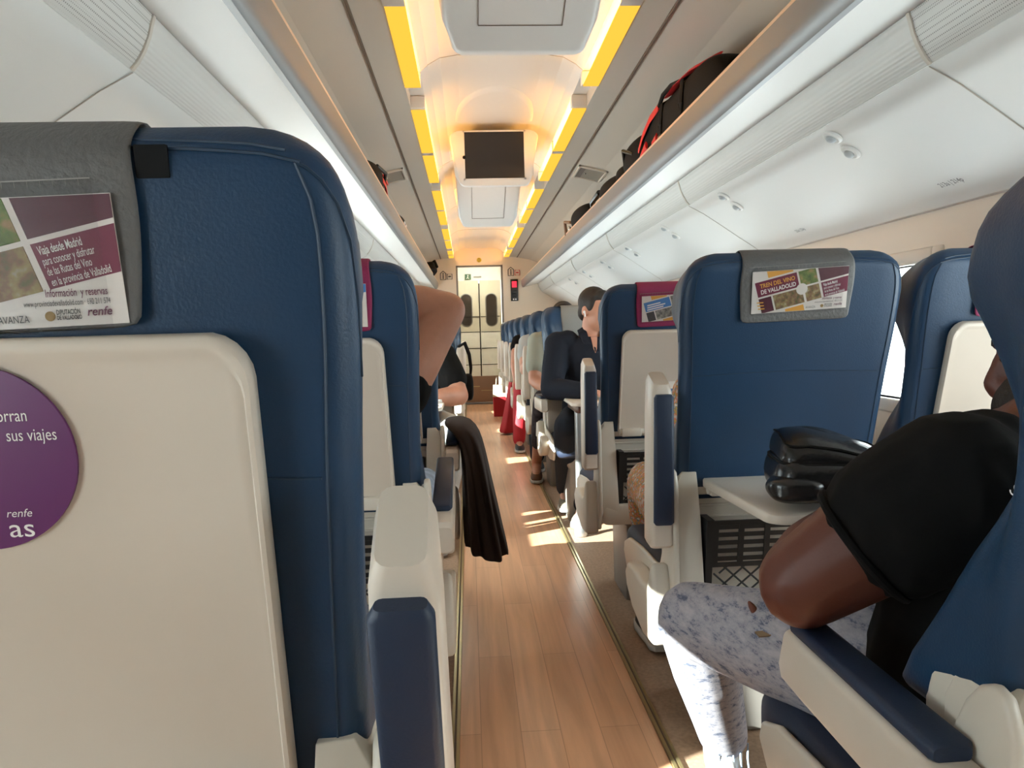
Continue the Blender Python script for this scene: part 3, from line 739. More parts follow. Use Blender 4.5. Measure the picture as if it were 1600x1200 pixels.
    for k in range(-2, 9):
        xa = -0.155 + k * 0.04
        for d in (1, -1):
            pts = []
            for q in range(5):
                tt = q / 4; x = xa + d * tt * 0.075 + (0.0 if d > 0 else 0.02); z = 0.444 + tt * 0.07
                if -0.156 <= x <= 0.156: pts.append((x, pk(z) - 0.004, z))
            if len(pts) > 1: n.tube(pts, 0.0022, 4)
    n.build('seat_pocket', BLACKP, root, sharp=30)
    # cushion, pedestal
    cu = MB()
    R = []
    for y, z0, z1, hw in ((0.095, 0.38, 0.455, 0.215), (0.11, 0.365, 0.465, 0.225), (0.30, 0.36, 0.462, 0.230), (0.48, 0.36, 0.475, 0.232), (0.545, 0.365, 0.470, 0.230), (0.575, 0.385, 0.445, 0.222)):
        R.append([(x, y, z - (0.008 if (abs(x) < 0.12 and z > (z0 + z1) / 2) else 0)) for x, z in rrect(-hw, hw, z0, z1, 0.03, 4)])
    cu.rings(R); cu.build('cushion', NAVYCUSH, root, sub=1)
    pd = MB(); pd.rings([[(x, y, 0.0) for x, y in rrect(-0.105, 0.16, 0.20, 0.46, 0.02, 3)], [(x, y, 0.30) for x, y in rrect(-0.105, 0.16, 0.17, 0.48, 0.02, 3)], [(x, y, 0.362) for x, y in rrect(-0.20, 0.20, 0.12, 0.50, 0.02, 3)]])
    pd.build('pedestal', GREYMET, root, sharp=30)
    # side panels
    for sx in (-1, 1):
        if aisle == 0 or sx == aisle or True:
            th0, th1 = (0.232, 0.246) if sx == aisle else (0.232, 0.246)
            lobe = sx == aisle
            o_ = [(-0.035, 0.41), (-0.035, 0.52), (-0.035, 0.70), (-0.022, 0.732), (-0.005, 0.737), (0.012, 0.728), (0.030, 0.706), (0.045, 0.675), (0.056, 0.635), (0.064, 0.58), (0.075, 0.52), (0.09, 0.495), (0.12, 0.48), (0.16, 0.475), (0.30, 0.47), (0.44, 0.455), (0.50, 0.43), (0.51, 0.40), (0.46, 0.345), (0.30, 0.325), (0.10, 0.325), (0.0, 0.34)]
            q = MB(); q.prism(o_, 'x', sx * th0, sx * th1); q.build('side_panel', CREAM2, root, bevel=0.006, seg=3)
            if lobe:
                q = MB(); q.prism([(-0.01, 0.38), (0.0, 0.48), (0.02, 0.52), (0.04, 0.475), (0.07, 0.445), (0.12, 0.438), (0.20, 0.448), (0.27, 0.44), (0.30, 0.41), (0.28, 0.37), (0.22, 0.335), (0.10, 0.312), (0.0, 0.325)], 'x', sx * 0.242, sx * 0.288); q.build('armrest_bracket', CREAM2, root, bevel=0.012, seg=3)
    if aisle:
        ax = aisle * 0.270
        th = math.radians(theta); ca, sa = math.cos(th), math.sin(th)
        py, pz = 0.005, 0.62
        def L(a, n_, x): return (x, py + ca * a - sa * n_, pz + sa * a + ca * n_)
        def arm_ring(a, n0, n1, hw, r=0.010, sl=0.0):
            return [L(a + sl * (n_ - n0) / (n1 - n0), n_, x) for x, n_ in rrect(ax - hw, ax + hw, n0, n1, r, 3)]
        b = MB()
        b.rings([arm_ring(-0.058, -0.028, 0.030, 0.022), arm_ring(-0.05, -0.036, 0.040, 0.025), arm_ring(0.0, -0.036, 0.041, 0.025), arm_ring(0.25, -0.034, 0.041, 0.024), arm_ring(0.315, -0.034, 0.041, 0.022, sl=-0.024), arm_ring(0.333, -0.028, 0.036, 0.017, sl=-0.022)])
        ao = b.build('armrest', CREAM, root, sharp=35)
        b = MB()
        b.rings([arm_ring(0.002, 0.041, 0.054, 0.018, 0.005), arm_ring(0.008, 0.041, 0.058, 0.0225, 0.007), arm_ring(0.284, 0.041, 0.058, 0.0215, 0.007), arm_ring(0.291, 0.041, 0.054, 0.017, 0.005)])
        b.build('armrest_pad', NAVYPAD, ao, sharp=40)
    return root

XL, XR, XLW, XRW = -0.34, 0.685, -0.85, 1.195
PITCH = 0.95
_protos = {}
def place_seat(key, x, y, face_cam, label, args, group, rec=0.25):
    global REC
    REC = rec
    """key: the same key shares one built seat"""
    if key in _protos: o = copy_tree(_protos[key])
    else: o = build_seat(**args); _protos[key] = o
    REC = 0.25
    o.location = (x, y, 0); o.rotation_euler = (0, 0, PI if face_cam else 0)
    tag(o, label, 'seat', group)
    return o
GA = 'seats facing away from the camera'; GF = 'seats facing the camera'
YR = 0.665; Y1L = 0.585
def A(aisle, theta, cover=COVER_G, down=False, dx=0.0, patch=False): return dict(aisle=aisle, theta=theta, tray_down=down, cover=cover, cover_dx=dx, patch=patch)
place_seat('l1', XL + 0.022, Y1L, False, 'large navy seat at the left edge with a purple sticker on its cream tray', A(1, 108, COVER_G, dx=-0.025, patch=True), GA, 0.13)
place_seat('r1', XR, 0.595, False, 'navy seat at the right edge in which the man in black sits', A(-1, 0, COVER_G), GA, 0.17)
place_seat('l2', XL, YR + PITCH, False, 'navy seat with a magenta headrest cover behind the large left seat', A(1, 12, COVER_P, dx=0.028), GA)
place_seat('r2', XR, YR + PITCH, False, 'navy seat with grey headrest cover and lowered tray holding the black bag', A(-1, 93, COVER_G, down=True), GA)
place_seat('r2w', XRW, YR + PITCH, False, 'navy window seat with sunlit folded tray beside the seat with the black bag', A(0, 0, COVER_P), GA)
place_seat('l3', XL, YR + 2 * PITCH, False, 'navy seat on the left over whose armrest the dark jacket hangs', A(1, 5, COVER_P), GA)
place_seat('r3', XR, YR + 2 * PITCH, False, 'navy seat with magenta headrest cover and cream tray on the right', A(-1, 92, COVER_P), GA)
place_seat('r3w', XRW, YR + 2 * PITCH, False, 'navy window seat beside the right seat with the magenta cover', A(0, 0, COVER_P), GA)
FY = [4.44 + PITCH * k for k in range(7)]
ords = ['first', 'second', 'third', 'fourth', 'fifth', 'sixth', 'seventh']
for k, y in enumerate(FY):
    lab = 'navy seat facing the camera, %s on right aisle, ' % ords[k] + ['holding the man with earbud', 'right behind the earbud man', 'its raised armrest near the hands', 'beside the red cloth', 'past the red cloth', 'two before the far door', 'nearest the far door'][k]
    place_seat('fr' + ('0' if k == 0 else '1' if k in (1, 2) else '2'), XR, y, True, lab, A(1, 2 if k == 0 else 90 if k in (1, 2) else 93, COVER_L if k == 0 else COVER_G), GF)
    lab = 'navy seat facing the camera, %s on left aisle, ' % ords[k] + ['holding the black t-shirt sitter', 'black bag hung on its armrest', 'behind the hung black bag', 'mostly hidden behind the raised elbow', 'far down the left side', 'two before the far door', 'nearest the far door'][k]
    place_seat('fl' + ('0' if k == 0 else '1'), XL, y, True, lab, A(-1, 3 if k == 0 else 91, COVER_G), GF)
    if k < 4:
        place_seat('fw', XRW, y, True, 'navy window seat facing the camera in the %s row beyond the table on the right' % ords[k], A(0, 0, COVER_G), GF)

# ---------------------------------------------------------------- flyers on the covers, sticker on the tray
def clip(poly, x0, x1, y0, y1):
    for ax, lim, sg in ((0, x0, 1), (0, x1, -1), (1, y0, 1), (1, y1, -1)):
        out = []
        for i in range(len(poly)):
            p, q = poly[i - 1], poly[i]; ip, iq = sg * (p[ax] - lim) >= 0, sg * (q[ax] - lim) >= 0
            if ip != iq:
                t = (lim - p[ax]) / (q[ax] - p[ax]); out.append((p[0] + t * (q[0] - p[0]), p[1] + t * (q[1] - p[1])))
            if iq: out.append(q)
        poly = out
        if not poly: break
    return poly
def flyer(x, y0, z, label, style, roll=0.0, rec=0.25):
    global REC
    REC = rec
    W, H = 0.203, 0.088; a = math.atan(REC)
    base = V(x, y0 + rear_y(z) - 0.0085, z)
    REC = 0.25
    m = Matrix(((1, 0, 0, base.x), (0, -math.sin(a), -math.cos(a), base.y), (0, math.cos(a), -math.sin(a), base.z), (0, 0, 0, 1))) @ Matrix.Rotation(roll, 4, 'Z')
    f = thing('flyer', label, 'flyer', group='flyers on the headrest covers', mtx=m)
    b = MB(); b.box(-W / 2, W / 2, -H / 2, H / 2, -0.0006, 0.0); b.build('card', CARDW, f)
    S = 0.44; LEAN = 0.117
    def quad(name, u0, u1, v0, v1, mt):
        pts = []
        for u, v in ((u0, v0), (u1, v0), (u1, v1), (u0, v1)):
            vv = v - S * u; uu = u + LEAN * (vv - 0.3)
            pts.append((uu * W - W / 2, H / 2 - vv * H))
        pts = clip(pts, -W / 2 + 0.001, W / 2 - 0.0003, -H / 2 + 0.0005, H / 2 - 0.0005)
        if len(pts) < 3: return
        b = MB(); b.prism(pts, 'z', 0.0, 0.0003); b.build(name, mt, f, sharp=20)
    P0, P1, P2 = (MAROON, PHOTO1, ORANGE) if style == 'wine' else (BLUEP, PHOTO3, ORANGE)
    quad('top_band', 0.18, 0.45, -0.10, 0.24, P2)
    quad('title_panel', 0.03, 0.48, 0.28, 0.63, P0)
    quad('photo', 0.50, 0.685, 0.28, 0.63, PHOTO2 if style == 'wine' else PHOTO3)
    quad('corner_panel', 0.71, 1.15, 0.28, 0.63, MAROON2 if style == 'wine' else BLUEP)
    quad('small_panel', 0.03, 0.165, 0.67, 1.02, MAROON2 if style == 'wine' else DKTEXT)
    quad('photo', 0.185, 0.50, 0.67, 1.02, P1)
    quad('photo', 0.525, 0.685, 0.67, 1.02, PHOTO1 if style == 'wine' else PHOTO3)
    quad('text_panel', 0.71, 1.15, 0.67, 1.02, P0 if style == 'wine' else CARDW)
    quad('bottom_band', 0.28, 0.48, 1.06, 1.5, P2)
    def tx(name, s, sz, mt, u, v, al='LEFT', rot=True, xs=0.72, bold=0.0, shear=0.0):
        return text(name, s, sz, mt, f, (u * W - W / 2, H / 2 - v * H, 0.0007), math.atan(S * H / W) if rot else 0.0, al, xs, bold=bold, shear=shear)
    if style == 'wine':
        tx('title', 'TREN DEL VINO', 0.0125, ORANGE, 0.085, 0.40, xs=0.82, bold=0.0003)
        tx('title', 'DE VALLADOLID', 0.0125, WHITE, 0.095, 0.545, xs=0.80, bold=0.0003)
        b = MB(); b.prism([(0.012 * math.cos(2 * PI * i / 20) + 0.004, 0.012 * math.sin(2 * PI * i / 20) + 0.002) for i in range(20)], 'z', 0.0003, 0.0006); b.build('round_badge', CARDW, f)
        for k, s in enumerate(('Viaja desde Madrid', 'para conocer y disfrutar', 'de las Rutas del Vino', 'en la provincia de Valladolid')):
            tx('text_line', s, 0.0086 if k == 0 else 0.0080, WHITE, 0.742 + 0.009 * k, 0.455 + 0.080 * k - 0.012, xs=0.46, bold=0.0001 if k == 0 else 0)
        tx('text_line', 'Información  y reservas', 0.0076, MARTEXT, 0.945, 0.765, 'RIGHT', False, 0.58, bold=0.00008)
        tx('text_line', 'www.provinciadevalladolid.com · 692 211 574', 0.0058, DKTEXT, 0.95, 0.835, 'RIGHT', False, 0.54)
        tx('logo', 'AVANZA', 0.0072, DKTEXT, 0.57, 0.955, 'LEFT', False, 0.72)
        tx('logo', 'DIPUTACIÓN', 0.0048, DKTEXT, 0.765, 0.905, 'LEFT', False, 0.56, bold=0.0001)
        tx('logo', 'DE VALLADOLID', 0.0040, DKTEXT, 0.765, 0.945, 'LEFT', False, 0.56, bold=0.0001)
        b = MB(); b.prism([(W * 0.242 + 0.0034 * math.cos(2 * PI * i / 18), -0.0365 + 0.0034 * math.sin(2 * PI * i / 18)) for i in range(18)], 'z', 0.0, 0.0005); b.build('emblem', GOLDT, f)
        tx('logo', 'renfe', 0.0085, MARTEXT, 0.865, 0.925, 'LEFT', False, 0.95, shear=0.25, bold=0.0001)
        for k in range(3):
            b = MB(); q0 = V(0.055 * W - W / 2 + 0.0015 * k, H / 2 - (0.74 + 0.075 * k) * H, 0.0004); b.box(q0.x, q0.x + 0.014, q0.y - 0.0012, q0.y + 0.0012, 0.0003, 0.0006); b.build('text_line', ORANGE, f)
    else:
        for k in range(3):
            b = MB(); u0, v0 = 0.09, 0.38 + 0.085 * k; ln = (0.22, 0.30, 0.27)[k]
            pts = [(u * W - W / 2, H / 2 - (v - S * (u - 0.02)) * H) for u, v in ((u0, v0), (u0 + ln, v0), (u0 + ln, v0 + 0.045), (u0, v0 + 0.045))]
            b.prism(pts, 'z', 0.0003, 0.0006); b.build('text_line', WHITE, f)
        tx('logo', 'renfe', 0.0085, MARTEXT, 0.80, 0.93, 'LEFT', False, 1.05, shear=0.25)
    sl = MB(); sl.box(-W / 2 - 0.008, W / 2 - 0.010, -H / 2 - 0.004, H / 2 + 0.010, 0.0022, 0.0026); sl.build('clear_sleeve', SLEEVE, f)
    tk = MB(); tk.box(-W / 2 - 0.008, W / 2 - 0.010, H / 2 + 0.0095, H / 2 + 0.0103, 0.0027, 0.0030)
    for k in range(24): tk.box(-W / 2 - 0.006 + k * 0.0083, -W / 2 - 0.0057 + k * 0.0083, H / 2 + 0.0055, H / 2 + 0.010, 0.0027, 0.0029)
    tk.build('sleeve_weld', CARDW if False else GREYMET, f)
    return f
flyer(-0.338, Y1L, 1.105, 'maroon and white flyer on the large left seat, its text readable', 'wine', 0.03, 0.13)
flyer(XR + 0.005, YR + PITCH, 1.122, 'maroon and yellow flyer on the right seat above the black bag', 'wine', 0.045)
flyer(XR + 0.0, YR + 2 * PITCH, 1.120, 'blue and white flyer on the right seat with the magenta cover', 'blue', 0.04)
flyer(XL + 0.036, YR + PITCH, 1.115, 'blue flyer on the left magenta cover, half hidden by the large seat', 'blue', -0.02)

seat1 = _protos['l1']
a = math.atan(0.13)
def on_tray1(u, zt):   # point on the front of the folded tray of the large left seat (local to that seat)
    return V(u, -0.004 - 0.0195 * math.cos(a) - zt * math.sin(a) + 0.003, 0.708 + zt * math.cos(a) - 0.0195 * math.sin(a))
zt = (0.975 - 0.708) / math.cos(a)
p = on_tray1(-0.026, zt)
smx = Matrix(((1, 0, 0, p.x), (0, -math.sin(a), -math.cos(a), p.y), (0, math.cos(a), -math.sin(a), p.z), (0, 0, 0, 1)))
b = MB(); b.rings([[(0.067 * math.cos(2 * PI * i / 64), 0.067 * math.sin(2 * PI * i / 64), z) for i in range(64)] for z in (-0.001, 0.0012)])
st = b.build('sticker', PURPLE, seat1); st.matrix_basis = smx; st['label'] = 'round purple sticker with white lettering'
for s, sz, x, y, xs, sh in (('es', 0.0125, 0.020, 0.041, 0.72, 0), ('ahorran', 0.0125, 0.038, 0.0265, 0.74, 0), ('sus viajes', 0.0125, 0.056, 0.0125, 0.74, 0), ('renfe', 0.0085, 0.031, -0.043, 1.0, 0.25), ('as', 0.020, 0.032, -0.058, 1.15, 0)):
    text('sticker_lettering', s, sz, WHITE, st, (x, y, 0.0016), 0, 'RIGHT', xs, shear=sh)

# dark fabric tag on the side of the right front seat
s_r1 = _protos['r1']
tg = MB(); tg.box(-0.214, -0.211, -0.022, 0.010, 0.85, 0.945); tgo = tg.build('fabric_tag', BLACK, s_r1, bevel=0.001)
text('tag_lettering', 'renfe', 0.020, WHITE, tgo, (-0.2144, 0.004, 0.868), 0, 'LEFT', 0.9, shear=0.2).rotation_euler = (PI / 2, -PI / 2, -PI / 2)
# ---------------------------------------------------------------- tables
def table(s, label):
    x0 = 0.50 if s > 0 else -0.14
    r = thing('bay_table', label, 'table', (x0, 3.80, 0), 'tables in the facing bays')
    b = MB(); b.rings([[(s * x, y, z) for x, y in rrect(0.0, 0.93, -0.20, 0.20, 0.04, 5)] for z in (0.676, 0.694)]); b.build('tabletop', CREAM, r, bevel=0.004)
    b = MB(); b.rings([[(s * x, y, z) for x, y in rrect(0.025, 0.93, -0.17, 0.17, 0.02, 4)] for z in (0.640, 0.676)]); b.build('wooden_edge', WOODEDGE, r, bevel=0.003)
    px = s * 0.045
    b = MB(); b.tube([(px, -0.10, 0.0), (px, -0.10, 0.645)], 0.021, 16); b.build('pole', STEEL, r)
    b = MB(); b.rings([[(px + q * math.cos(2 * PI * i / 18), -0.10 + q * math.sin(2 * PI * i / 18), z) for i in range(18)] for q, z in ((0.034, 0.0), (0.034, 0.035), (0.026, 0.05), (0.022, 0.055))]); b.build('pole_foot', STEEL, r, bevel=0.002)
    b = MB(); b.box(min(px, s * 0.6), max(px, s * 0.6), -0.02, 0.02, 0.615, 0.642); b.build('support_beam', GREYMET, r)
    return r
table(1, 'cream table on a steel pole in front of the man with the earbud')
table(-1, 'cream table with papers on it in the left bay')
for k, (x, y, a) in enumerate(((-0.24, 3.72, 0.2), (-0.22, 3.88, -0.3))):
    p = MB(); p.rings([[(q[0], q[1], z) for q in rrect(-0.07, 0.07, -0.05, 0.05, 0.004, 2)] for z in (0.0, 0.006 + 0.012 * k)])
    o = p.build('paper_napkin', PAPER, None, bevel=0.002, loc=(x, y, 0.6942)); o.rotation_euler = (0, 0, a)
    tag(o, ('thin white paper lying on the left bay table, nearer one', 'thicker white paper stack on the left bay table, farther one')[k], 'paper', 'papers on the left table')

# ---------------------------------------------------------------- bags
def soft_box(cx, cy, cz, hx, hy, hz, n=7, pw=3.2, lump=0.0, seed=0, dz=0.0):
    """superellipsoid vertices; lump adds cloth bulges"""
    rnd = random.Random(seed); ph = [rnd.random() * 6 for _ in range(6)]
    b = MB(); R = []; nu = 28; nv = 14
    def se(v): return math.copysign(abs(v) ** (2 / pw), v)
    for a in range(1, nv):
        t = -PI / 2 + PI * a / nv; row = []
        for i in range(nu):
            p = 2 * PI * i / nu
            x, y, z = se(math.cos(t)) * se(math.cos(p)), se(math.cos(t)) * se(math.sin(p)), se(math.sin(t))
            k = 1 + lump * (math.sin(3 * x + ph[0]) * math.cos(4 * y + ph[1]) + 0.6 * math.sin(5 * z + 3 * y + ph[2]))
            kz = k if z > -0.2 else 1
            row.append((cx + hx * x * k, cy + hy * y * k, cz + hz * z * kz + dz * y))
        R.append(row)
    b.rings(R); return b
# black leather bag on the lowered tray
bx, by, bz = 0.662, 1.310, 0.7335
bag = thing('leather_bag', 'black leather bag lying on the lowered cream tray', 'bag', (bx, by, bz)); bag.rotation_euler = (0, 0, math.radians(-12))
def sq(hx, hy, n=40, e=0.30):
    return [(hx * math.copysign(abs(math.cos(2 * PI * i / n)) ** e, math.cos(2 * PI * i / n)), hy * math.copysign(abs(math.sin(2 * PI * i / n)) ** e, math.sin(2 * PI * i / n))) for i in range(n)]
b = MB(); R = []
for z, ins in ((0.0, 0.014), (0.004, 0.004), (0.025, -0.003), (0.045, -0.002), (0.064, 0.002), (0.073, 0.010), (0.077, 0.024)):
    R.append([(x * (1 + 0.02 * math.sin(9 * y / 0.085)), y * (1 + 0.03 * math.sin(7 * x / 0.105 + 1)), z * (1 - 0.25 * max(0, x / 0.105)) + 0.003 * math.sin(5 * x / 0.1)) for x, y in sq(0.108 - ins, 0.086 - ins)])
b.rings(R); b.build('body', BLKLEATHER, bag, sub=1)
up = MB(); R = []
for z, ins in ((0.060, 0.002), (0.080, 0.0), (0.100, 0.003), (0.114, 0.009), (0.122, 0.020), (0.126, 0.040), (0.127, 0.060)):
    row = []
    for x, y in sq(0.098 - ins, 0.080 - ins, e=0.30):
        sl_ = 1 - 0.62 * max(0.0, (x + 0.02) / 0.118) - 0.28 * max(0.0, -y / 0.08)
        row.append((x - 0.004, y + 0.004, 0.060 + (z - 0.060) * max(0.2, sl_) + 0.002 * math.sin(60 * x + 40 * y)))
    R.append(row)
up.rings(R); up.build('flap_pocket', BLKLEATHER, bag, sub=1)
pe = MB(); pe.tube([(x_, y_, z_ + 0.0015) for x_, y_, z_ in R[3]], 0.0018, 6, closed=True); pe.build('pocket_piping', BLKFAB, bag)
zp = MB()
for z in (0.0655, 0.0705):
    zp.tube([(0.0985 * math.copysign(abs(math.cos(q)) ** 0.30, math.cos(q)) - 0.004, 0.0805 * math.copysign(abs(math.sin(q)) ** 0.30, math.sin(q)) + 0.004, z) for q in [2 * PI * i / 40 for i in range(40)]], 0.0024, 6, closed=True)
zp.build('zipper', BLKFAB, bag)
st_ = MB()
arc_ = [(-0.085 + 0.055 * math.cos(q), -0.075 - 0.022 * math.sin(q) , 0.022) for q in [PI * k / 12 for k in range(13)]]
st_.rings([[(p[0], p[1] - o_, p[2] + z_) for o_, z_ in ((0, -0.02), (0.006, -0.02), (0.006, 0.028), (0, 0.028))] for p in arc_])
soft = soft_box(-0.075, -0.058, 0.026, 0.052, 0.045, 0.026, pw=2.6, lump=0.04, seed=9); soft.build('rolled_strap', BLKLEATHER, bag, sub=1)
for k in range(3):
    q = MB(); q.tube([(-0.026 + 0.006 * k, -0.085 + 0.004 * k + 0.045 * (1 - math.cos(t)), 0.004 + 0.048 * math.sin(t)) for t in [0.2 + 1.9 * i / 10 for i in range(11)]], 0.0022, 5); q.build('strap_seam', BLKFAB, bag)
q = MB(); q.box(0.010, 0.048, -0.0915, -0.0875, 0.026, 0.032); q.build('zip_puller', CHROME, bag, bevel=0.001)
q = MB(); q.tube([(0.070, -0.088, 0.030), (0.070, -0.090, 0.012), (0.098, -0.084, 0.010), (0.098, -0.082, 0.030)], 0.0028, 6, closed=True); q.build('buckle', CHROME, bag)
q = MB(); q.rings([[(0.082, -0.09, 0.008), (0.082, -0.084, 0.008), (0.082, -0.084, 0.034), (0.082, -0.09, 0.034)], [(0.12, -0.07, 0.006), (0.12, -0.064, 0.006), (0.12, -0.064, 0.034), (0.12, -0.07, 0.034)], [(0.15, -0.03, 0.003), (0.15, -0.024, 0.003), (0.15, -0.024, 0.024), (0.15, -0.03, 0.024)]]); q.build('strap', BLKLEATHER, bag, bevel=0.002)

# luggage on the racks
RZ = 1.802
d1b = thing('duffel_bag', 'large black and red duffel bag on the right luggage rack', 'bag', (0.985, 3.02, RZ))
soft_box(0, 0, 0.105, 0.15, 0.52, 0.105, lump=0.025, seed=4, pw=4.6).build('body', BLKFAB, d1b, sub=1)
soft_box(-0.005, 0.33, 0.10, 0.15, 0.23, 0.12, lump=0.03, seed=5, pw=2.6).build('end_pocket', BLKFAB, d1b, sub=1)
def strip_on(parent, name, pts, wdt, m, th=0.006, up=(0, 0, 1)):
    b = MB(); b.tube(pts, wdt, 8, flat=th / wdt, up=up); return b.build(name, m, parent)
strip_on(d1b, 'red_stripe', [(-0.157, 0.46, 0.09), (-0.157, 0.38, 0.135), (-0.152, 0.27, 0.175), (-0.138, 0.16, 0.200)], 0.026, REDFAB, up=(-1, 0, 0.3))
strip_on(d1b, 'red_stripe', [(-0.135, 0.0, 0.196), (-0.135, -0.12, 0.202), (-0.12, -0.28, 0.205), (-0.09, -0.42, 0.195)], 0.034, REDFAB, up=(-0.6, 0, 1))
strip_on(d1b, 'red_patch', [(-0.163, 0.41, 0.03), (-0.165, 0.35, 0.05), (-0.163, 0.30, 0.07)], 0.020, REDFAB, up=(-1, 0, 0))
strip_on(d1b, 'red_patch', [(-0.160, 0.20, 0.04), (-0.160, 0.13, 0.055)], 0.026, REDFAB, up=(-1, 0, 0))
for y in (0.10, -0.20):
    strip_on(d1b, 'webbing_strap', [(-0.150, y, 0.01), (-0.154, y, 0.10), (-0.146, y, 0.185), (-0.10, y, 0.210), (0.05, y, 0.213), (0.14, y, 0.18)], 0.020, BLKFAB, up=(0, 0, 1))
q = MB(); q.tube([(-0.15, 0.12, 0.185), (-0.150, 0.06, 0.212), (-0.145, -0.05, 0.216), (-0.14, -0.14, 0.20)], 0.009, 8); q.build('handle', BLKFAB, d1b)
q = MB(); q.box(-0.172, -0.158, 0.035, 0.075, 0.015, 0.05); q.build('buckle', BLACKP, d1b, bevel=0.004)
q = MB(); q.box(-0.168, -0.150, 0.42, 0.46, 0.012, 0.04); q.build('buckle', BLACKP, d1b, bevel=0.004)
d2b = thing('backpack', 'plain black backpack beyond the red and black duffel on the right rack', 'bag', (0.97, 3.80, RZ))
soft_box(0, 0, 0.115, 0.135, 0.25, 0.115, lump=0.04, seed=11, pw=2.5).build('body', BLKFAB, d2b, sub=1)
soft_box(-0.05, 0.22, 0.075, 0.09, 0.12, 0.065, lump=0.04, seed=12, pw=2.6).build('front_pocket', BLKFAB, d2b, sub=1)
q = MB(); q.tube([(-0.12, -0.1, 0.12), (-0.15, 0, 0.16), (-0.12, 0.1, 0.12)], 0.010, 8); q.build('strap', BLKLEATHER, d2b)
d3b = thing('shoulder_bag', 'flat black bag with a pointed strap, third on the right rack', 'bag', (0.94, 4.42, RZ))
soft_box(0, 0, 0.075, 0.12, 0.27, 0.075, lump=0.06, seed=15, pw=2.4).build('body', BLKFAB, d3b, sub=1)
q = MB(); q.tube([(-0.10, 0.18, 0.10), (-0.13, 0.30, 0.06), (-0.12, 0.36, 0.02)], [0.02, 0.014, 0.004], 8); q.build('strap', BLKLEATHER, d3b)
d4b = thing('travel_bag', 'small dark bag farthest along the right luggage rack', 'bag', (0.93, 5.55, RZ))
soft_box(0, 0, 0.09, 0.12, 0.33, 0.09, lump=0.05, seed=17, pw=2.6).build('body', BLKFAB, d4b, sub=1)
q = MB(); q.tube([(-0.11, 0.2, 0.09), (-0.14, 0.32, 0.11), (-0.12, 0.40, 0.02)], 0.012, 8); q.build('handle', mat('tan_leather', (0.25, 0.12, 0.06), 0.5), d4b)
q = MB(); q.ball((-0.115, 0.25, 0.05), (0.012, 0.03, 0.02)); q.build('buckle', CHROME, d4b)
e1 = thing('rucksack', 'black and red rucksack on the left luggage rack', 'bag', (mx(-1, 0.735), 4.05, RZ))
soft_box(0, 0, 0.085, 0.115, 0.30, 0.085, lump=0.05, seed=21, pw=2.6).build('body', BLKFAB, e1, sub=1)
strip_on(e1, 'red_stripe', [(0.105, 0.24, 0.06), (0.112, 0.10, 0.085), (0.108, -0.02, 0.095)], 0.028, REDFAB, up=(1, 0, 0.3))
strip_on(e1, 'red_stripe', [(0.110, 0.24, 0.115), (0.104, 0.14, 0.135)], 0.014, REDFAB, up=(1, 0, 0.5))
q = MB(); q.tube([(0.09, -0.05, 0.15), (0.125, 0.05, 0.13), (0.10, 0.2, 0.12)], 0.010, 8); q.build('strap', BLKLEATHER, e1)
e2 = thing('small_bag', 'small dark bag with light marks on the left rack behind the rucksack', 'bag', (mx(-1, 0.69), 5.35, RZ))
soft_box(0, 0, 0.05, 0.07, 0.28, 0.05, lump=0.05, seed=23, pw=2.6).build('body', BLKFAB, e2, sub=1)
q = MB(); q.ball((0.062, 0.02, 0.055), (0.012, 0.05, 0.015)); q.ball((0.062, 0.14, 0.05), (0.012, 0.04, 0.013)); q.build('light_tag', PAPER, e2)
e3 = thing('black_bag', 'black bag at the far end of the left luggage rack', 'bag', (mx(-1, 0.69), 9.6, RZ))
soft_box(0, 0, 0.09, 0.13, 0.30, 0.09, lump=0.12, seed=25, pw=2.4).build('body', BLKFAB, e3, sub=1)
q = MB(); q.tube([(0.05, -0.1, 0.15), (0.1, -0.15, 0.18), (0.13, -0.2, 0.10)], 0.02, 8); q.build('strap', BLKFAB, e3)

# dark jacket hanging over the armrest on the left
jk = MB(); R = []; n = 64
for z, xa, xb, ya, yb2 in ((0.735, -0.095, -0.03, 2.60, 2.86), (0.728, -0.105, 0.005, 2.52, 2.90), (0.70, -0.062, 0.030, 2.50, 2.88), (0.64, -0.040, 0.046, 2.48, 2.84), (0.56, -0.036, 0.060, 2.46, 2.80), (0.48, -0.034, 0.076, 2.45, 2.76), (0.40, -0.032, 0.092, 2.44, 2.73), (0.33, -0.030, 0.108, 2.44, 2.70), (0.290, -0.026, 0.114, 2.45, 2.68)):
    row = []; d = 0.735 - z
    for i in range(n):
        q = 2 * PI * i / n; rip = 1 + min(0.34, d * 1.3) * math.sin(6 * q + 1.2 + 3.0 * d) * 0.6 + min(0.14, d * 0.5) * math.sin(11 * q + 0.5)
        c, s_ = math.cos(q), math.sin(q)
        x = (xa + xb) / 2 + (xb - xa) / 2 * math.copysign(abs(c) ** 0.75, c) * (1 + (rip - 1) * 0.55); y = (ya + yb2) / 2 + (yb2 - ya) / 2 * math.copysign(abs(s_) ** 0.75, s_) * rip
        zz = z - (0.035 * max(0, c) + 0.02 * math.sin(3 * q)) * min(1, d * 2.2)
        row.append((x, y, zz))
    R.append(row)
R += [[(lerp(p[0], sum(v[0] for v in R[-1]) / n, 0.18), lerp(p[1], sum(v[1] for v in R[-1]) / n, 0.18), p[2] + 0.012) for p in R[-1]]]
R += [[(lerp(p[0], sum(v[0] for v in R[-1]) / n, 0.25), lerp(p[1], sum(v[1] for v in R[-1]) / n, 0.25), p[2] + 0.09) for p in R[-1]]]
jk.rings(R); jo = thing('jacket', 'dark brown jacket draped over the left armrest into the aisle', 'jacket', (0, 2.65, 0.30))
o = jk.build('cloth', BROWNCLOTH, jo, sub=1); o.location = (0, -2.65, -0.30)
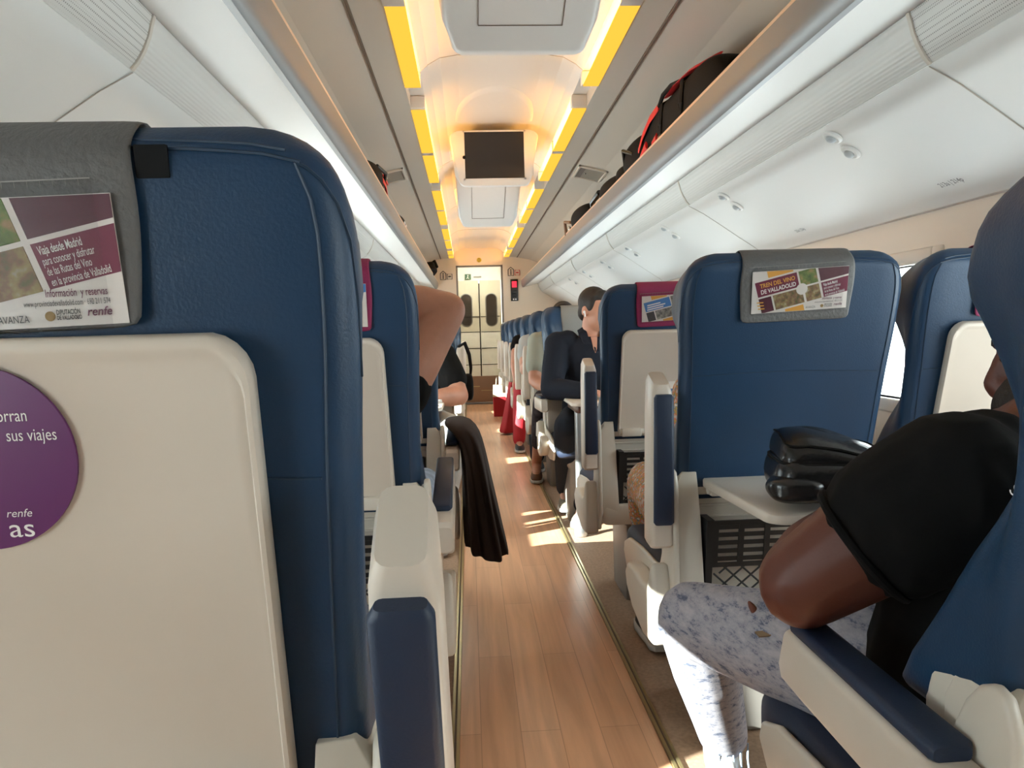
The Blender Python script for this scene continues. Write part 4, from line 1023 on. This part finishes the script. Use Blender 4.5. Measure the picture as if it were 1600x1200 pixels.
q = MB(); q.tube([(0.055, 2.455 - 2.65, 0.29 - 0.30), (0.057, 2.452 - 2.65, 0.36 - 0.30), (0.04, 2.46 - 2.65, 0.50 - 0.30)], 0.003, 6); q.build('zipper', BLACKP, jo)

# ---------------------------------------------------------------- people
def tri(a, b): return (Vector(b) - Vector(a)).normalized()
def hand(mb, wr, D, Np, side, curl=0.35, sc=1.0):
    D = Vector(D).normalized(); Np = Vector(Np); Np = (Np - D * Np.dot(D)).normalized(); A_ = D.cross(Np).normalized() * side
    mb.ball(wr + D * 0.045 * sc, (0.040 * sc, 0.052 * sc, 0.016 * sc), X=A_, Y=D, Z=Np)
    for k, (off, ln) in enumerate(((0.028, 0.066), (0.0095, 0.074), (-0.009, 0.070), (-0.026, 0.055))):
        p = wr + D * (0.080 - 0.004 * abs(k - 1)) * sc + A_ * off * sc; pts = [p - D * 0.02]; ang = 0.15
        for q in range(3):
            ang += curl * (0.8 + 0.25 * q); p = p + (D * math.cos(ang) + Np * math.sin(ang) + A_ * (off * 1.2)) * (ln / 3) * sc; pts.append(p)
        mb.limb(pts, [0.0090 * sc, 0.0088 * sc, 0.0080 * sc, 0.0070 * sc], 8)
    p0 = wr + D * 0.018 * sc + A_ * 0.026 * sc
    mb.limb([p0, p0 + (D * 0.030 + A_ * 0.026 + Np * 0.006) * sc, p0 + (D * 0.058 + A_ * 0.030 + Np * 0.020) * sc], [0.013 * sc, 0.0105 * sc, 0.0085 * sc], 8)
def head_axes(fwd, up=(0, 0, 1)):
    f = Vector(fwd).normalized(); u = Vector(up); u = (u - f * u.dot(f)).normalized(); return f, f.cross(u), u
def torso(mb, P, Cm, N, S, F, add=0.0, k=1.0):
    R = []
    for t, rx, ry in ((-0.12, 0.10, 0.075), (-0.06, 0.15, 0.105), (0.03, 0.168, 0.118), (0.25, 0.158, 0.108), (0.45, 0.162, 0.112), (0.65, 0.176, 0.118), (0.80, 0.165, 0.105), (0.92, 0.115, 0.080), (1.0, 0.068, 0.062)):
        p = P * (1 - t) ** 2 + Cm * 2 * t * (1 - t) + N * t * t
        R.append([p + S * (rx * k + add) * math.cos(2 * PI * i / 20) + F * (ry * k + add) * math.sin(2 * PI * i / 20) for i in range(20)])
    mb.rings(R)
def person(label, J, skin_m, shirt=None, trousers=None, shoe=None, hair=None, voxel=0.010, sleeve=0.55, face=True, k=1.0, arm_r=1.0, leg_r=1.0, hem=1.0, group=None, scale_hand=1.0, curl=0.4, bald=False, skirt=None):
    g = {a: Vector(b) for a, b in J.items()}
    root = thing('person', label, 'person', g['pelvis'], group); off = root.location.copy()
    S = (g['shR'] - g['shL']).normalized(); up = (g['neck'] - g['pelvis']).normalized(); F = up.cross(S).normalized()
    if F.dot(g['face']) < -0.3: F = -F
    f, r, u = head_axes(g['face'], J.get('headup', (0, 0, 1))); h = g['head']
    def fin(mb, name, m, vx, sm=4, parent=root):
        mb.v = [v - off for v in mb.v]
        o = mb.build(name, m, parent); return remesh(o, vx, sm)
    b = MB()
    torso(b, g['pelvis'], g['chest'], g['neck'], S, F, 0, k)
    b.limb([g['neck'] - up * 0.03, lerp(g['neck'], h - u * 0.05 - f * 0.02, 0.6), h - u * 0.03 - f * 0.015], [0.062, 0.054, 0.052], 14)
    b.ball(h + u * 0.025 - f * 0.008, (0.075, 0.094, 0.092), 20, 14, X=r, Y=f, Z=u)
    b.ball(h - u * 0.045 + f * 0.030, (0.056, 0.062, 0.066), 18, 12, X=r, Y=f, Z=u)
    b.ball(h - u * 0.092 + f * 0.068, (0.026, 0.022, 0.020), X=r, Y=f, Z=u)                 # chin
    b.limb([h + u * 0.012 + f * 0.088, h - u * 0.022 + f * 0.104, h - u * 0.030 + f * 0.098], [0.011, 0.015, 0.017], 8)   # nose
    b.ball(h + u * 0.030 + f * 0.080, (0.055, 0.014, 0.012), X=r, Y=f, Z=u)                 # brow
    b.ball(h - u * 0.058 + f * 0.088, (0.025, 0.010, 0.012), X=r, Y=f, Z=u)                 # lips volume
    for s in (-1, 1): b.ball(h + r * s * 0.076 - f * 0.012 - u * 0.008, (0.010, 0.022, 0.032), X=r, Y=f, Z=u)
    for sd in ('L', 'R'):
        sh, el, wr = g['sh' + sd], g['el' + sd], g['wr' + sd]
        a = arm_r
        b.limb([sh, lerp(sh, el, 0.35), lerp(sh, el, 0.7), el], [0.060 * a, 0.056 * a, 0.049 * a, 0.043 * a], 14)
        b.limb([el, lerp(el, wr, 0.3), lerp(el, wr, 0.7), wr], [0.043 * a, 0.046 * a, 0.034 * a, 0.026 * a], 14)
        D = g.get('hd' + sd, wr - el).normalized(); Np = g.get('hn' + sd, V(0, 0, -1))
        hand(b, wr + D * 0.01, D, Np, -1 if sd == 'L' else 1, curl, scale_hand)
        hp, kn, an, to = g['hp' + sd], g['kn' + sd], g['an' + sd], g['to' + sd]
        q = leg_r
        b.limb([hp, lerp(hp, kn, 0.4), lerp(hp, kn, 0.8), kn], [0.088 * q, 0.082 * q, 0.066 * q, 0.060 * q], 14)
        b.limb([kn, lerp(kn, an, 0.3), lerp(kn, an, 0.7), an], [0.058 * q, 0.060 * q, 0.044 * q, 0.036], 14)
        b.limb([an, an + V(0, 0, -0.03), lerp(an, to, 0.6) + V(0, 0, -0.01), to], [0.036, 0.036, 0.030, 0.022], 12)
    fin(b, 'body', skin_m, voxel if face else voxel, 3)
    if shirt:
        b = MB(); torso(b, g['pelvis'] - up * 0.0, g['chest'], g['neck'] - up * 0.01, S, F, 0.016, k)
        for sd in ('L', 'R'):
            sh, el, wr = g['sh' + sd], g['el' + sd], g['wr' + sd]; a = arm_r
            if sleeve <= 1: b.limb([lerp(sh, g['neck'], 0.30), sh, lerp(sh, el, sleeve * 0.6), lerp(sh, el, sleeve)], [0.066, 0.068 * a, 0.069 * a, 0.069 * a], 16)
            else:
                b.limb([lerp(sh, g['neck'], 0.30), sh, lerp(sh, el, 0.5), el], [0.068, 0.070 * a, 0.064 * a, 0.056 * a], 16)
                b.limb([el, lerp(el, wr, 0.4), lerp(el, wr, sleeve - 1)], [0.056 * a, 0.054 * a, 0.044 * a], 16)
        fin(b, 'shirt', shirt, voxel, 3)
    if trousers:
        b = MB(); b.ball(g['pelvis'], (0.178 * k, 0.130 * k, 0.11), 18, 12, X=S, Y=F, Z=up)
        for sd in ('L', 'R'):
            hp, kn, an = g['hp' + sd], g['kn' + sd], g['an' + sd]; q = leg_r
            b.limb([hp, lerp(hp, kn, 0.4), lerp(hp, kn, 0.8), kn], [0.098 * q, 0.092 * q, 0.078 * q, 0.072 * q], 16)
            e = lerp(kn, an, hem)
            if hem > 0.05: b.limb([kn, lerp(kn, e, 0.4), lerp(kn, e, 0.8), e], [0.071 * q, 0.070 * q, 0.060 * q, 0.056], 16)
        fin(b, 'trousers', trousers, voxel, 3)
    if skirt:
        b = MB(); b.ball(g['pelvis'], (0.18 * k, 0.13 * k, 0.11), 18, 12, X=S, Y=F, Z=up)
        for t in range(8):
            q = t / 7; c = lerp((g['hpL'] + g['hpR']) / 2, (g['knL'] + g['knR']) / 2, q); wd = (g['knL'] - g['knR']).length / 2 + 0.085
            b.ball(c, (lerp(0.18, wd, q), 0.09, 0.095), 18, 12, X=S, Y=F, Z=up)
        fin(b, 'skirt', skirt, voxel, 4)
    if shoe:
        for sd in ('L', 'R'):
            an, to = g['an' + sd], g['to' + sd]; d = to - an; d.z = 0; d.normalize(); c = lerp(an, to, 0.45); sx = d.cross(V(0, 0, 1))
            z0 = min(to.z - 0.026, an.z - 0.066)
            b = MB(); R = []
            for t, hw, zt in ((-0.075, 0.020, 0.055), (-0.06, 0.034, 0.085), (-0.01, 0.036, 0.090), (0.05, 0.042, 0.075), (0.11, 0.045, 0.056), (0.16, 0.038, 0.045), (0.185, 0.018, 0.030)):
                p = an + d * t; p.z = z0 + 0.004
                R.append([p + sx * hw * math.cos(2 * PI * i / 14) * (1.0 if math.sin(2 * PI * i / 14) < 0.3 else 0.85) + V(0, 0, (zt * 0.5) + zt * 0.5 * math.sin(2 * PI * i / 14)) for i in range(14)])
            b.rings(R); b.v = [v - off for v in b.v]; so = b.build('shoe', shoe, root, sub=1)
            b = MB(); R = []
            for t, hw in ((-0.078, 0.022), (-0.06, 0.037), (0.0, 0.038), (0.05, 0.044), (0.11, 0.047), (0.165, 0.038), (0.19, 0.018)):
                p = an + d * t
                R.append([(p.x + sx.x * q, p.y + sx.y * q, z0 + zz) for q, zz in ((-hw, 0), (hw, 0), (hw, 0.020), (-hw, 0.020))])
            b.rings(R); b.v = [v - off for v in b.v]; b.build('sole', RUBBER, so, bevel=0.004)
            b = MB()
            for t in (0.03, 0.05, 0.07, 0.09):
                p = an + d * t; zt = z0 + 0.004 + interp([(-0.01, 0.090), (0.05, 0.075), (0.11, 0.056)], t)
                b.tube([p + sx * -0.022 + V(0, 0, zt - p.z - 0.006), V(p.x, p.y, zt + 0.001), p + sx * 0.022 + V(0, 0, zt - p.z - 0.006)], 0.003, 5)
            b.v = [v - off for v in b.v]; b.build('laces', RUBBER, so)
    if hair:
        b = MB(); b.ball(h + u * 0.040 - f * 0.022, (0.083, 0.092, 0.090), 20, 14, X=r, Y=f, Z=u)
        b.ball(h + u * 0.085 + f * 0.035, (0.060, 0.045, 0.035), X=r, Y=f, Z=u)
        b.ball(h - u * 0.02 - f * 0.060, (0.064, 0.042, 0.060), X=r, Y=f, Z=u)
        for s in (-1, 1): b.ball(h + r * s * 0.066 + u * 0.035 + f * 0.008, (0.016, 0.030, 0.042), X=r, Y=f, Z=u)
        fin(b, 'hair', hair, 0.007, 2)
    if face:
        for s in (-1, 1):
            e = h + r * s * 0.031 + u * 0.010 + f * 0.0735
            b = MB(); b.ball(e - off, (0.012, 0.009, 0.0065), X=r, Y=f, Z=u); eo = b.build('eye', EYEW, root)
            b = MB(); b.ball(e + f * 0.007 - off, (0.0055, 0.0045, 0.006), X=r, Y=f, Z=u); b.build('iris', EYED, eo)
            b = MB(); b.tube([e + r * 0.018 * -1 + u * 0.020 + f * 0.010 - off, e + u * 0.024 + f * 0.014 - off, e + r * 0.018 + u * 0.020 + f * 0.010 - off], 0.0035, 6); b.build('eyebrow', hair or HAIR, root)
        b = MB(); b.ball(h - u * 0.060 + f * 0.0955 - off, (0.023, 0.005, 0.008), X=r, Y=f, Z=u); b.build('lips', LIPS, root)
    return root, g, (f, r, u)

def seated(cx, y, fc, lean=0.0, **over):
    """joints of a sitter: y the back of the pelvis, fc +1 away from the camera, -1 towards it"""
    R = fc; J = dict(pelvis=(cx, y, 0.56), chest=(cx, y - 0.06 * fc + lean * fc, 0.82), neck=(cx, y - 0.04 * fc + lean * fc, 1.02), head=(cx, y + 0.0 * fc + lean * fc, 1.165), face=(0, fc, -0.1),
        shL=(cx - 0.185 * R, y - 0.03 * fc + lean * fc, 0.965), shR=(cx + 0.185 * R, y - 0.03 * fc + lean * fc, 0.965),
        elL=(cx - 0.235 * R, y + 0.08 * fc, 0.72), elR=(cx + 0.235 * R, y + 0.08 * fc, 0.72),
        wrL=(cx - 0.12 * R, y + 0.28 * fc, 0.70), wrR=(cx + 0.12 * R, y + 0.28 * fc, 0.70),
        hpL=(cx - 0.09 * R, y + 0.02 * fc, 0.555), hpR=(cx + 0.09 * R, y + 0.02 * fc, 0.555),
        knL=(cx - 0.12 * R, y + 0.42 * fc, 0.555), knR=(cx + 0.12 * R, y + 0.42 * fc, 0.555),
        anL=(cx - 0.11 * R, y + 0.46 * fc, 0.10), anR=(cx + 0.11 * R, y + 0.46 * fc, 0.10))
    J.update(over)
    for s in 'LR':
        if 'to' + s not in J: J['to' + s] = V(*J['an' + s]) + V(0, 0.15 * fc, -0.065)
    return J

# 1. man in the black t-shirt, right foreground
J = seated(0.69, 0.93, 1, pelvis=(0.69, 0.93, 0.56), chest=(0.69, 0.87, 0.78), neck=(0.72, 0.875, 0.925), head=(0.776, 0.885, 1.003), face=(-0.62, 0.76, -0.18),
    shL=(0.550, 0.800, 0.862), shR=(0.90, 0.88, 0.875), elL=(0.405, 0.875, 0.728), wrL=(0.615, 1.125, 0.752), hdL=(0.92, 0.30, 0.06), hnL=(0.3, 0, -1),
    elR=(0.98, 1.02, 0.70), wrR=(0.83, 1.19, 0.77), hpL=(0.60, 0.95, 0.555), hpR=(0.79, 0.95, 0.555), knL=(0.415, 1.36, 0.490), knR=(0.80, 1.26, 0.57), anL=(0.555, 1.60, 0.112), anR=(0.80, 1.04, 0.10), toL=(0.60, 1.74, 0.045), toR=(0.80, 1.19, 0.035))
man, g, ax_ = person('person in a black t-shirt and ripped jeans, elbow on the armrest at right', J, SKIN_D, BLKSHIRT, JEANS, SHOE_W, HAIRB, voxel=0.0055, sleeve=0.36, k=1.0, arm_r=1.27, leg_r=1.0, hem=0.97)
f, r, u = ax_; h = g['head']; off = man.location
b = MB(); b.ball(h - u * 0.062 + f * 0.040, (0.066, 0.074, 0.060), 18, 12, X=r, Y=f, Z=u); b.ball(h - u * 0.100 + f * 0.082, (0.040, 0.036, 0.034), X=r, Y=f, Z=u)
for s in (-1, 1): b.ball(h + r * s * 0.062 - u * 0.03 + f * 0.01, (0.016, 0.028, 0.05), X=r, Y=f, Z=u)
b.v = [v - off for v in b.v]; remesh(b.build('beard', HAIRB, man), 0.006, 2)
wq = g['wrL']; D = (wq - g['elL']).normalized(); a1 = D.orthogonal().normalized(); a2 = D.cross(a1)
b = MB()
for i in range(22):
    t = 2 * PI * i / 22; c = wq - D * 0.005 + (a1 * math.cos(t) + a2 * math.sin(t)) * 0.037
    b.ball(c - off, (0.0062, 0.0062, 0.0062), 8, 5)
b.build('bracelet', CHROME, man)
sh, el = g['shL'], g['elL']; D = (el - sh).normalized(); a1 = D.orthogonal().normalized(); a2 = D.cross(a1); c = lerp(sh, el, 0.36) + D * 0.046
b = MB(); b.tube([c + (a1 * math.cos(2 * PI * i / 36) + a2 * math.sin(2 * PI * i / 36)) * 0.0735 - off for i in range(36)], 0.0055, 8, closed=True); b.build('sleeve_hem', BLKSHIRT, man)
def rip(c, n_, upv, w_, h_, m, name='rip'):
    n_ = Vector(n_).normalized(); upv = Vector(upv); upv = (upv - n_ * upv.dot(n_)).normalized(); x = upv.cross(n_)
    b = MB(); b.ball(Vector(c) - off, (w_, 0.004, h_), 14, 8, X=x, Y=n_, Z=upv); return b.build(name, m, man)
kn, hp, an = g['knL'], g['hpL'], g['anL']
nq = V(-0.75, -0.55, 0.35).normalized()
c0 = lerp(kn, an, 0.14) + V(-0.32, -0.90, 0.28).normalized() * 0.071
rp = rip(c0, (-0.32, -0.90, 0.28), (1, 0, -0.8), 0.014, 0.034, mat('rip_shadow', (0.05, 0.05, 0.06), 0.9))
for k in range(4):
    b = MB(); o1 = c0 + V(-0.022, -0.006, 0.012 - 0.010 * k); o2 = c0 + V(0.024, -0.008, 0.002 - 0.012 * k)
    b.tube([o1 - off, lerp(o1, o2, 0.5) + V(0, -0.004, 0.004) - off, o2 - off], 0.0015, 5); b.build('frayed_threads', LTBLUE, rp)
c1 = lerp(kn, hp, 0.44) + V(-0.50, -0.50, 0.72).normalized() * 0.0865
rp2 = rip(c1, (-0.5, -0.50, 0.72), (0.1, -1, -0.4), 0.007, 0.034, SKIN_D)
b = MB()
for k in range(5): b.tube([c1 + V(-0.018, -0.03 - 0.004 * k, -0.012) - off, c1 + V(0.012, -0.04 - 0.004 * k, -0.006) - off], 0.0016, 5)
b.build('frayed_threads', mat('tan_thread', (0.30, 0.20, 0.12), 0.9), rp2)
b = MB()
for k in range(5): b.tube([an + V(-0.035 + 0.018 * k, -0.052, 0.012) - off, an + V(-0.03 + 0.016 * k, -0.058, -0.02) - off, an + V(-0.028 + 0.017 * k, -0.05, -0.045 - 0.006 * (k % 3)) - off], 0.0022, 5)
b.build('frayed_hem', LTBLUE, man)
# 2. man with the earbud, facing the camera
J = seated(0.70, 4.16, -1, lean=0.03, head=(0.715, 4.12, 1.165), face=(0.62, -0.75, -0.22), neck=(0.70, 4.17, 1.025), elR=(0.445, 4.02, 0.735), wrR=(0.60, 3.82, 0.735), hdR=(0.8, -0.6, -0.1), hnR=(0, 0, -1), shR=(0.505, 4.18, 0.975),
    elL=(0.93, 4.02, 0.735), wrL=(0.78, 3.84, 0.735), knR=(0.50, 3.80, 0.555), anR=(0.545, 4.28, 0.13), toR=(0.525, 4.15, 0.05), knL=(0.80, 3.78, 0.555), anL=(0.60, 3.98, 0.10), toL=(0.55, 3.84, 0.035))
p2, g2, (f, r, u) = person('person with dark hair, earbud and dark shirt facing the camera at the table', J, SKIN_T, NAVYSHIRT, DKTROUS, SHOE_G, HAIR, voxel=0.008, sleeve=1.85, arm_r=1.1)
h = g2['head']; off = p2.location
b = MB(); b.ball(h + r * 0.086 - f * 0.004 - u * 0.012 - off, (0.006, 0.007, 0.008), X=r, Y=f, Z=u); b.tube([h + r * 0.088 + f * 0.002 - u * 0.012 - off, h + r * 0.086 + f * 0.008 - u * 0.036 - off], 0.0035, 6); b.build('earbud', WHITE, p2)
b = MB()
for s in (-1, 1):
    b.rings([[g2['neck'] + q - off for q in (V(s * 0.035, -0.060, 0.02), V(s * 0.075, -0.055, 0.005), V(s * 0.085, -0.010, 0.03), V(s * 0.055, -0.02, 0.05))], [g2['neck'] + q - off for q in (V(s * 0.020, -0.095, -0.05), V(s * 0.055, -0.098, -0.055), V(s * 0.075, -0.070, -0.03), V(s * 0.05, -0.07, -0.01))]])
b.build('collar', NAVYSHIRT, p2, bevel=0.004)
b = MB(); b.rings([[g2['neck'] + q - off for q in (V(-0.018, -0.082, -0.01), V(0.018, -0.082, -0.01), V(0.010, -0.112, -0.075), V(0.0, -0.118, -0.10), V(-0.010, -0.112, -0.075))], [g2['neck'] + q * 1.0 + V(0, 0.03, 0) - off for q in (V(-0.018, -0.082, -0.01), V(0.018, -0.082, -0.01), V(0.010, -0.112, -0.075), V(0.0, -0.118, -0.10), V(-0.010, -0.112, -0.075))]]); b.build('open_neckline', SKIN_T, p2)
# 3. person with a raised arm, second left seat
J = seated(XL, YR + PITCH + 0.27, 1, elR=(-0.052, 1.975, 1.115), wrR=(-0.30, 1.93, 1.17), shR=(-0.185, 1.90, 0.90), hdR=(-1, 0.05, 0.2), hnR=(0, -1, 0), head=(XL, 1.90, 1.09), neck=(XL, 1.86, 0.965), shL=(XL - 0.18, 1.85, 0.91), chest=(XL, 1.82, 0.80), knR=(-0.16, 2.30, 0.565))
person('person with one arm raised behind the head, mostly hidden by the left seat', J, SKIN_T, BLKSHIRT, LTBLUE, SHOE_B, HAIR, voxel=0.008, sleeve=0.08, arm_r=1.12)
# 4. person in black t-shirt facing the camera on the left
J = seated(XL, 4.16, -1, elL=(-0.060, 4.00, 0.715), shL=(-0.150, 4.15, 0.93), wrL=(-0.24, 3.84, 0.725), hdL=(-0.85, -0.4, 0), shR=(-0.53, 4.15, 0.93), neck=(XL, 4.17, 0.975), head=(XL - 0.03, 4.12, 1.10), knL=(-0.085, 3.66, 0.575), anL=(-0.17, 3.60, 0.10), knR=(-0.42, 3.74, 0.56))
person('person in a black t-shirt and pale trousers facing the camera on the left', J, SKIN_T, BLKSHIRT, LTGREY, SHOE_B, HAIR, voxel=0.009, sleeve=0.60, arm_r=1.2)
b = MB(); b.ball((-0.235, 4.015, 0.83), (0.012, 0.006, 0.010)); o = b.build('white_badge', PAPER, None)
bpy.data.objects['person.002'] if False else None
o.parent = [q for q in C.objects if q.name.startswith('person') and q.get('label', '').startswith('person in a black t-shirt and pale')][0]; o.location = -o.parent.location
# 5. sage shirt and dark plaid trousers, row behind the earbud man
J = seated(0.66, 5.10, -1, shR=(0.475, 5.13, 0.985), elR=(0.44, 5.00, 0.72), wrR=(0.52, 4.84, 0.66), knR=(0.49, 4.90, 0.60), anR=(0.455, 5.28 - 0.10, 0.12), toR=(0.44, 5.04, 0.035), head=(0.66, 5.08, 1.13))
person('person in a sage shirt and dark plaid trousers in sandals by the aisle', J, SKIN_T, SAGE, PLAID, SANDAL, HAIR, voxel=0.010, sleeve=0.65, hem=0.66)
# 6. person with hands lifted
J = seated(0.66, 6.05, -1, elR=(0.44, 5.88, 0.75), wrR=(0.47, 5.72, 0.84), hdR=(0.1, -0.4, 0.9), hnR=(1, 0, 0), elL=(0.88, 5.9, 0.74), wrL=(0.56, 5.70, 0.82), hdL=(-0.6, -0.3, 0.6), hnL=(-1, 0, 0), head=(0.68, 6.02, 1.12), knR=(0.50, 5.62, 0.56), anR=(0.50, 5.60, 0.1))
person('person with lifted hands between the raised cream armrests on the right', J, SKIN_L, LTGREY, DKTROUS, SHOE_B, HAIR, voxel=0.011, sleeve=0.5)
# 7. person in red
J = seated(0.66, 7.00, -1, elR=(0.43, 6.90, 0.80), wrR=(0.42, 6.75, 0.62), knR=(0.46, 6.58, 0.57), anR=(0.42, 6.50, 0.10), head=(0.68, 6.98, 1.12))
person('person in red trousers with a bare arm far along the right', J, SKIN_T, BLKSHIRT, REDFAB2, SHOE_B, HAIR, voxel=0.011, sleeve=0.35)
# 8. floral sleeve behind the right armrest
J = seated(0.70, YR + PITCH + 0.28, 1, elL=(0.580, 1.93, 0.66), wrL=(0.64, 2.14, 0.70), hdL=(0.3, 0.9, 0.2), wrR=(0.78, 2.14, 0.70), head=(0.70, 1.92, 1.07), neck=(0.70, 1.86, 0.94), shL=(0.585, 1.86, 0.88), shR=(0.87, 1.86, 0.88), chest=(0.70, 1.83, 0.78), knL=(0.56, 2.30, 0.56), hpL=(0.570, 1.94, 0.555))
p8, g8, _ = person('person in floral clothing hidden behind the right seat with the black bag', J, SKIN_L, FLORAL, FLORAL, SHOE_B, HAIR, voxel=0.010, sleeve=0.9, hem=0.5)

# magazine by the floral person
mg = thing('magazine', 'blue and white magazine showing between armrest and seat on the right', 'magazine', (0.705, 2.16, 0.76)); mg.rotation_euler = (math.radians(62), 0, math.radians(-8))
b = MB(); b.rings([[(x, y, z) for x, y in rrect(-0.11, 0.11, -0.14, 0.14, 0.004, 2)] for z in (0, 0.008)]); b.build('cover', PAPER, mg)
b = MB(); b.box(-0.105, 0.105, 0.03, 0.115, 0.0081, 0.0092); b.box(-0.105, 0.105, -0.0, 0.001, 0.0081, 0.009); b.build('blue_picture', BLUEP, mg)
b = MB(); b.box(-0.105, 0.105, -0.13, -0.01, 0.0081, 0.0092); b.build('grey_picture', PHOTO3, mg)

# far aisle odds and ends on the right
rc = MB(); R = []
for z, c, hw, hy in ((0.62, 0.455, 0.035, 0.06), (0.50, 0.44, 0.045, 0.09), (0.36, 0.425, 0.055, 0.11), (0.20, 0.405, 0.068, 0.13), (0.06, 0.385, 0.085, 0.15), (0.006, 0.375, 0.10, 0.16)):
    R.append([(c + hw * math.cos(2 * PI * i / 24) * (1 + 0.10 * math.sin(6 * 2 * PI * i / 24)), 7.65 + hy * math.sin(2 * PI * i / 24) * (1 + 0.1 * math.sin(5 * 2 * PI * i / 24)), z) for i in range(24)])
rc.rings(R); tag(rc.build('red_blanket', REDFAB2, None, sub=1), 'red cloth hanging down to the floor at the right of the aisle', 'cloth')
pb = thing('shopping_bag', 'red and white bag standing in the aisle beyond the red cloth', 'bag', (0.375, 9.3, 0.0))
def bagr(z, w_, d_): return [(x, y, z) for x, y in rrect(-w_, w_, -d_, d_, 0.012, 2)]
b = MB(); b.rings([bagr(0.0, 0.085, 0.06), bagr(0.25, 0.092, 0.062)]); b.build('red_bottom', REDFAB2, pb)
b = MB(); b.rings([bagr(0.25, 0.0925, 0.0625), bagr(0.40, 0.085, 0.05)]); b.build('white_top', BEIGEBAG, pb)
b = MB(); b.tube([(-0.05, -0.05, 0.40), (-0.04, -0.05, 0.50), (0.04, -0.05, 0.50), (0.05, -0.05, 0.40)], 0.006, 6); b.build('handle', BEIGEBAG, pb)
ob = thing('strap_bag', 'black bag hanging by its strap from a left armrest far down the car', 'bag', (-0.03, 5.44, 0.80))
b = MB(); b.tube([(-0.045, 0.05, 0.16), (0.0, -0.02, 0.185), (0.03, -0.03, 0.10), (0.04, -0.02, 0.0), (0.035, 0.0, -0.05)], [0.012, 0.014, 0.014, 0.012, 0.010], 8); b.build('strap', BLKFAB, ob)
soft_box(0.020, 0.0, -0.14, 0.035, 0.09, 0.10, seed=31).build('body', BLKFAB, ob)
